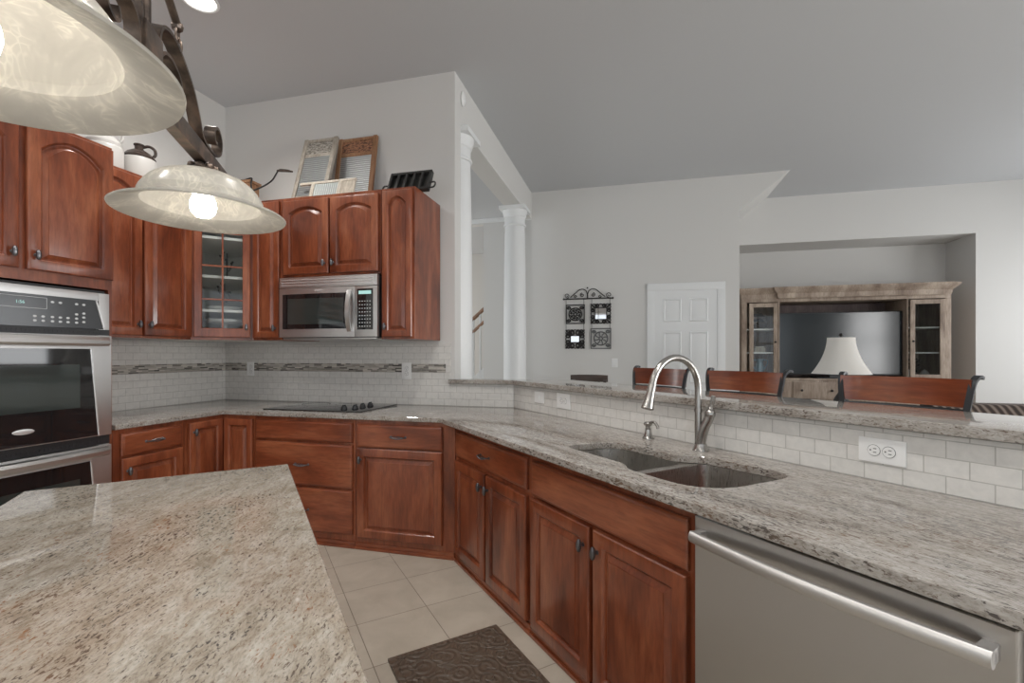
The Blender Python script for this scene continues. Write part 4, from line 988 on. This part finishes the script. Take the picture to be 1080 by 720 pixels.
for (x0, x1, y0, y1, kind) in ((62, 245, 238, 420, 0), (300, 490, 235, 420, 1), (60, 242, 470, 655, 2), (300, 492, 462, 655, 3)):
    b = MB(); X0, X1, Z0, Z1 = AX(x0), AX(x1), AZ(y1), AZ(y0); cx, cz = (X0+X1)/2, (Z0+Z1)/2; hw_ = (X1-X0)/2; y = 6.492
    cxp, cyp = (x0+x1)/2, (y0+y1)/2
    if kind in (0, 3):
        for a, c, e, f_ in ((X0, X1, Z0, Z0+.014), (X0, X1, Z1-.014, Z1), (X0, X0+.014, Z0, Z1), (X1-.014, X1, Z0, Z1)): b.box(a, c, y-.008, y+.006, e, f_, .002)
        R1 = hw_*.66
        b.tube([(cx+R1*math.cos(a), y, cz+R1*math.sin(a)) for a in [2*PI*i/28 for i in range(28)]], .008, 6, closed=True)
        b.tube([(cx+R1*.25*math.cos(a), y, cz+R1*.25*math.sin(a)) for a in [2*PI*i/12 for i in range(12)]], .007, 6, closed=True)
        for k in range(8):
            a = k*PI/4+.2; b.tube([(cx+R1*.25*math.cos(a), y, cz+R1*.25*math.sin(a)), (cx+R1*.6*math.cos(a+.18), y, cz+R1*.6*math.sin(a+.18)), (cx+R1*math.cos(a), y, cz+R1*math.sin(a))], .007, 6)
            if kind == 0: b.ball((cx+R1*.66*math.cos(a+.39), y, cz+R1*.66*math.sin(a+.39)), R1*.17, .004, R1*.17, 8)
        for k in range(4):
            a = PI/4+k*PI/2; px_, pz_ = cx+hw_*.78*1.2*math.cos(a), cz+hw_*.78*1.2*math.sin(a)
            for sg in (1, -1): b.tube([(px_+.03*(1-.7*i/14)*math.cos(a+sg*i*.5), y, pz_+.022*(1-.7*i/14)*math.sin(a+sg*i*.5)) for i in range(15)], .006, 6)
    else:
        fx, fz = (hw_*.62, hw_*.62) if kind == 1 else (hw_*.52, hw_*.40)
        for a, c, e, f_ in ((cx-fx, cx+fx, cz-fz, cz-fz+.012), (cx-fx, cx+fx, cz+fz-.012, cz+fz), (cx-fx, cx-fx+.012, cz-fz, cz+fz), (cx+fx-.012, cx+fx, cz-fz, cz+fz)): b.box(a, c, y-.008, y+.006, e, f_, .002)
        for k in range(4):
            a = k*PI/2; ux, uz = math.cos(a), math.sin(a); ff = fx if k % 2 == 0 else fz; d = (ff+hw_)/2; rr = (hw_-ff)*.52
            for sg in (1, -1):
                ox, oz = cx+ux*d-uz*sg*hw_*.33, cz+uz*d+ux*sg*hw_*.33
                b.tube([(ox+rr*(1-.7*i/20)*math.cos(a+sg*(i*.42+1)), y, oz+rr*(1-.7*i/20)*math.sin(a+sg*(i*.42+1))) for i in range(21)], .010, 6)
            a2 = a+PI/4; b.tube([(cx+math.copysign(hw_, math.cos(a2))*(1-2*u)*(1 if k % 2 else 1) if k % 2 == 0 else cx+math.copysign(1, math.cos(a2))*hw_*(.97-.05*math.sin(u*PI*6)**2), y, cz+math.copysign(1, math.sin(a2))*hw_*(.97-.05*math.sin(u*PI*6)**2) if k % 2 == 0 else cz+math.copysign(hw_, math.sin(a2))*(1-2*u)) for u in [i/40 for i in range(41)]], .007, 6); b.tube([(cx+math.copysign(fx, math.cos(a2)), y, cz+math.copysign(fz, math.sin(a2))), (cx+math.copysign(hw_*.97, math.cos(a2)), y, cz+math.copysign(hw_*.97, math.sin(a2)))], .011, 8)
    sq = b.build('square_panel', M['iron'] if kind != 3 else M['antique'], wa, world=True)
    if kind in (1, 2):
        g2 = MB(); g2.box(cx-fx+.01, cx+fx-.01, y-.003, y+.003, cz-fz+.01, cz+fz-.01); g2.build('mirror', M['mirror'], sq, world=True)

# ------------------------------------------------------------------ entertainment centre, TV and what is on it
EX0, EX1, EY = 1.535, 4.085, 7.50; ED = .62
ec = thing('entertainment_center', 'weathered wood entertainment center with glass doors and a crown in the wall niche', 'cabinet', (EX0, EY, 0), 0)
ew = EX1-EX0; T0, T1 = .50, ew-.50
b = MB(); b.box(0, ew, .0, ED, 0, .96, .004); b.box(-.02, ew+.02, -.02, ED, .96, .985, .005); b.build('base_cabinet', M['distressed'], ec)
for x0, x1, hd in ((0, .055, 1), (T0-.04, T0, 1), (T1, T1+.04, 1), (ew-.085, ew, 1)):
    pass
b = MB()
for a, c in ((0, .07), (T0-.02, T0), (T1, T1+.02), (ew-.07, ew)): b.box(a, c, 0, ED, .985, 2.075, .003)
b.box(0, T0, ED-.02, ED, .985, 2.075); b.box(T1, ew, ED-.02, ED, .985, 2.075); b.box(0, ew, .0, ED, 2.075, 2.12, .003); b.build('tower_frame', M['distressed'], ec)
b = MB(); b.box(T0, T1, ED-.06, ED-.03, .985, 2.075); b.build('back_panel', M['darkback'], ec)
b = MB()
for (a, c, yy) in ((-.0, .47, -.0), (.47, ew-.09, -.05), (ew-.09, ew, -.0)):
    L = []
    for o_, z in ((0, 2.12), (.008, 2.145), (.012, 2.185), (.03, 2.205), (.06, 2.235), (.075, 2.262), (.075, 2.275)):
        oo = o_ if a <= 0 else o_; L.append([(a-(o_ if a <= .5 else 0), yy-o_, z), (c+(o_ if c > .5 else 0), yy-o_, z), (c+(o_ if c > .5 else 0), ED, z), (a-(o_ if a <= .5 else 0), ED, z)])
    b.loops(L)
b.build('crown', M['distressed'], ec)
def ec_glass_door(x0, x1, kx, gm='glass'):
    z0, z1 = .995, 2.06; b = MB()
    b.box(x0, x0+.055, -.022, -.001, z0, z1, .004); b.box(x1-.055, x1, -.022, -.001, z0, z1, .004); b.box(x0+.054, x1-.054, -.022, -.001, z0, z0+.06, .004); b.box(x0+.054, x1-.054, -.022, -.001, z1-.06, z1, .004)
    d = b.build('glass_door', M['distressed'], ec); b = MB(); b.box(x0+.05, x1-.05, -.012, -.009, z0+.05, z1-.05); b.build('glass_pane', M[gm], d, smooth=False)
    b = MB(); b.ball((kx, -.034, 1.50), .014, n=12); b.tube([(kx, -.02, 1.50), (kx, -.03, 1.50)], .006, 8); b.build('knob', M['iron'], d)
ec_glass_door(.10, .47, .44); ec_glass_door(T1+.03, ew-.08, T1+.06, 'seeded')
for x0, x1 in ((.07, T0-.02), (T1+.02, ew-.07)):
    for z in (1.335, 1.675): b = MB(); b.box(x0, x1, .03, ED-.03, z, z+.02); b.build('shelf', M['shelfwhite'], ec, smooth=False)
for k in range(4):
    x0 = .03+k*(ew-.06)/4; b = MB(); b.box(x0+.015, x0+(ew-.06)/4-.015, -.018, -.001, .70, .93, .006); d = b.build('drawer', M['distressed'], ec)
    for kx in (.2, .8): b = MB(); b.ball((x0+(ew-.06)/4*kx, -.034, .815), .017, n=12); b.build('knob', M['iron'], d)
for k in range(4):
    x0 = .03+k*(ew-.06)/4; b = shift(door_mesh((ew-.06)/4-.03, .58, 0, .07), x0+.015, -.001, .07); d = b.build('door', M['distressed'], ec)
tv = thing('television', 'large flat screen television in the middle of the entertainment center', 'television', (2.806, 7.60, .987), 0)
b = MB(); b.box(-.775, .775, 0, .045, .045, .935, .006); b.build('bezel', M['blackplastic'], tv)
b = MB(); b.box(-.760, .760, -.002, .002, .065, .922); b.build('screen', M['tvscreen'], tv, smooth=False)
b = MB(); b.box(-.30, .30, -.10, .16, 0, .012, .004); b.box(-.10, .10, .01, .04, .01, .06); b.build('stand', M['blackplastic'], tv)
# ornaments behind the glass
t = thing('two_handled_vase', 'pale blue two handled vase on the bottom shelf behind the left glass door', 'vase', (EX0+.29, 7.72, .987), 0)
b = MB(); b.lathe([(0, 0), (.05, 0), (.052, .012), (.035, .03), (.055, .09), (.062, .14), (.05, .19), (.042, .22), (.065, .265), (.068, .27), (.04, .225), (0, .22)], 24); b.build('body', M['bluevase'], t)
for sx in (-1, 1): b = MB(); b.tube(smooth_path([(sx*.05, 0, .25), (sx*.10, 0, .25), (sx*.105, 0, .20), (sx*.075, 0, .14), (sx*.058, 0, .11)], 5), .008, 8); b.build('handle', M['bluevase'], t)
b = MB(); b.box(-.07, .07, -.04, .04, 0, .06, .008); b.box(-.06, .06, -.03, .03, .06, .085, .01); o = tag(b.build('trinket_box', M['oldpale']), 'cream trinket box on the middle shelf behind the left glass door', 'box'); o.location = (EX0+.29, 7.72, 1.356)
t = thing('model_boat', 'dark model boat on the top shelf behind the left glass door', 'ornament', (EX0+.27, 7.74, 1.696), 0)
b = MB(); L = []
for i in range(9):
    u = i/4-1; w_ = .045*(1-u*u*.95)+.003; L.append([(u*.13, -w_, .07+.02*u*u), (u*.12, 0, .0+.03*u*u), (u*.13, w_, .07+.02*u*u)])
b.loops(L); b.build('hull', M['darkwood'], t)
b = MB(); b.tube([(0, 0, .05), (0, 0, .26)], .005, 6); b.prism([(-.09, .11), (.09, .11), (.06, .16), (-.06, .15)], -.002, .002, M=MX); b.prism([(-.1, .19), (.1, .19), (.05, .24), (-.05, .235)], -.002, .002, M=MX); b.build('sail', M['iron'], t)
for k, (x, lab) in enumerate(((.07, 'round white jar on the bottom shelf behind the right glass door, left one'), (.26, 'round white jar on the bottom shelf behind the right glass door, right one'))):
    t = thing('white_jar', lab, 'jar', (EX0+T1+.04+x, 7.70, .987), 0, 'white jars behind the right glass door')
    b = MB(); b.lathe([(0, 0), (.035, 0), (.055, .03), (.058, .06), (.045, .095), (.03, .105), (0, .105)], 20); b.build('body', M['ceramic'], t)
    b = MB(); b.lathe([(.032, .106), (.03, .115), (.01, .122), (.012, .132), (0, .136)], 16); b.build('lid', M['ceramic'], t)
def foliage(name, lab, loc, h, n, seed, spread):
    t = thing(name, lab, 'ornament', loc, 0); rr = random.Random(seed); b = MB(); b.lathe([(0, 0), (.035, 0), (.04, .05), (.034, .06), (0, .06)], 14); b.build('pot', M['brownglaze'], t); b = MB()
    for i in range(n):
        a = rr.random()*6.28; z = .06+rr.random()*(h-.06); q_ = rr.random()*spread; b.tube([(0, 0, z*.5), (q_*math.cos(a), q_*.6*math.sin(a), z)], .002, 4); b.ball((q_*math.cos(a), q_*.6*math.sin(a), z), .016, .008, .011, 6)
    b.build('sprigs', M['castiron'], t)
foliage('dried_arrangement', 'dark dried arrangement on the bottom shelf behind the right glass door', (EX0+T1+.17, 7.84, .987), .28, 60, 4, .15)
foliage('dried_arrangement', 'dark dried arrangement on the top shelf behind the right glass door', (EX0+T1+.15, 7.80, 1.697), .30, 46, 5, .08)
foliage('dried_arrangement', 'dark dried arrangement on the middle shelf behind the right glass door', (EX0+T1+.13, 7.80, 1.357), .26, 36, 6, .07)

# table lamp on a small round table behind the bar stools
et = thing('side_table', 'round dark wooden side table carrying the white shaded lamp', 'table', (1.87, 5.0, 0), 0)
b = MB(); b.lathe([(0, .60), (.30, .60), (.31, .61), (.31, .625), (.30, .635), (0, .635)], 32); b.build('table_top', M['darkwood'], et)
b = MB(); b.lathe([(.03, .60), (.045, .5), (.03, .4), (.06, .25), (.04, .12), (.05, .08)], 20); b.build('pedestal', M['darkwood'], et)
for k in range(3): a = k*2*PI/3; b = MB(); b.tube(smooth_path([(0, 0, .12), (.12*math.cos(a), .12*math.sin(a), .09), (.24*math.cos(a), .24*math.sin(a), .016)], 5), .016, 8); b.build('foot', M['darkwood'], et)
tl = thing('table_lamp', 'table lamp with a cream bell shade standing in front of the television', 'lamp', (1.87, 5.0, .636), 0)
b = MB(); b.lathe([(0, 0), (.075, 0), (.075, .015), (.03, .03), (.025, .06), (.06, .13), (.075, .20), (.055, .28), (.02, .34), (.014, .36), (.014, .50), (0, .50)], 24); b.build('base', M['iron'], tl)
b = MB(); pr = []
for i in range(13):
    u = i/12; pr.append((.235-.125*(1-(1-u)**1.9), .51+.335*u))
b.lathe(pr+[(r_-.003, z) for r_, z in pr[::-1]], 32, close=True); b.build('lamp_shade', M['fabric'], tl)
b = MB(); b.tube([(0, 0, .5), (0, 0, .86)], .004, 8); b.tube([(-.108, 0, .84), (.108, 0, .84)], .003, 6); b.ball((0, 0, .872), .016, n=12); b.lathe([(.012, .855), (.012, .86), (.006, .862)], 10); b.build('finial', M['iron'], tl)
# striped sofa back at the right edge
sf = thing('sofa', 'brown striped sofa at the right edge behind the raised bar', 'sofa', (2.75, 5.33, 0), 0)
b = MB(); b.box(0, 2.1, 0, .22, .12, .86, .05, seg=4); b.build('backrest', M['striped'], sf)
b = MB(); b.box(.0, 2.1, .20, .9, .12, .44, .04, seg=3); b.build('seat', M['striped'], sf)
for x in (0, 1.9): b = MB(); b.box(x, x+.2, .18, .92, .12, .62, .05, seg=4); b.build('armrest', M['striped'], sf)
for x in (.06, 2.04):
    for y in (.06, .84): b = MB(); b.lathe([(.02, 0), (.03, .12)], 12, c=(x, y, 0)); b.build('foot', M['darkwood'], sf)

# staircase rail in the hall
st = thing('stair_railing', 'oak stair handrail on white balusters seen between the two columns', 'railing', (-2.9, 8.4, 0), 0)
def zr(x): return 1.886+(x+3.025)*.87
b = MB(); b.tube([(-3.9, 8.4, zr(-3.9)), (-2.0, 8.4, zr(-2.0))], .035, 10); b.build('handrail', M['oak'], st, world=True)
b = MB(); b.tube([(-3.9, 8.4, zr(-3.9)-.24), (-2.0, 8.4, zr(-2.0)-.24)], .028, 10); b.build('lower_rail', M['oak'], st, world=True)
for k in range(14):
    x = -3.85+k*.135; b = MB(); b.box(x-.018, x+.018, 8.382, 8.418, zr(x)-1.15, zr(x)-.02); b.build('baluster', M['white'], st, world=True)
b = MB(); b.prism([(-3.9, 0), (-2.0, 0), (-2.0, zr(-2.0)-1.1), (-3.9, zr(-3.9)-1.1)], 8.36, 8.44, M=MX); b.build('stringer', M['white'], st, world=True, smooth=False)
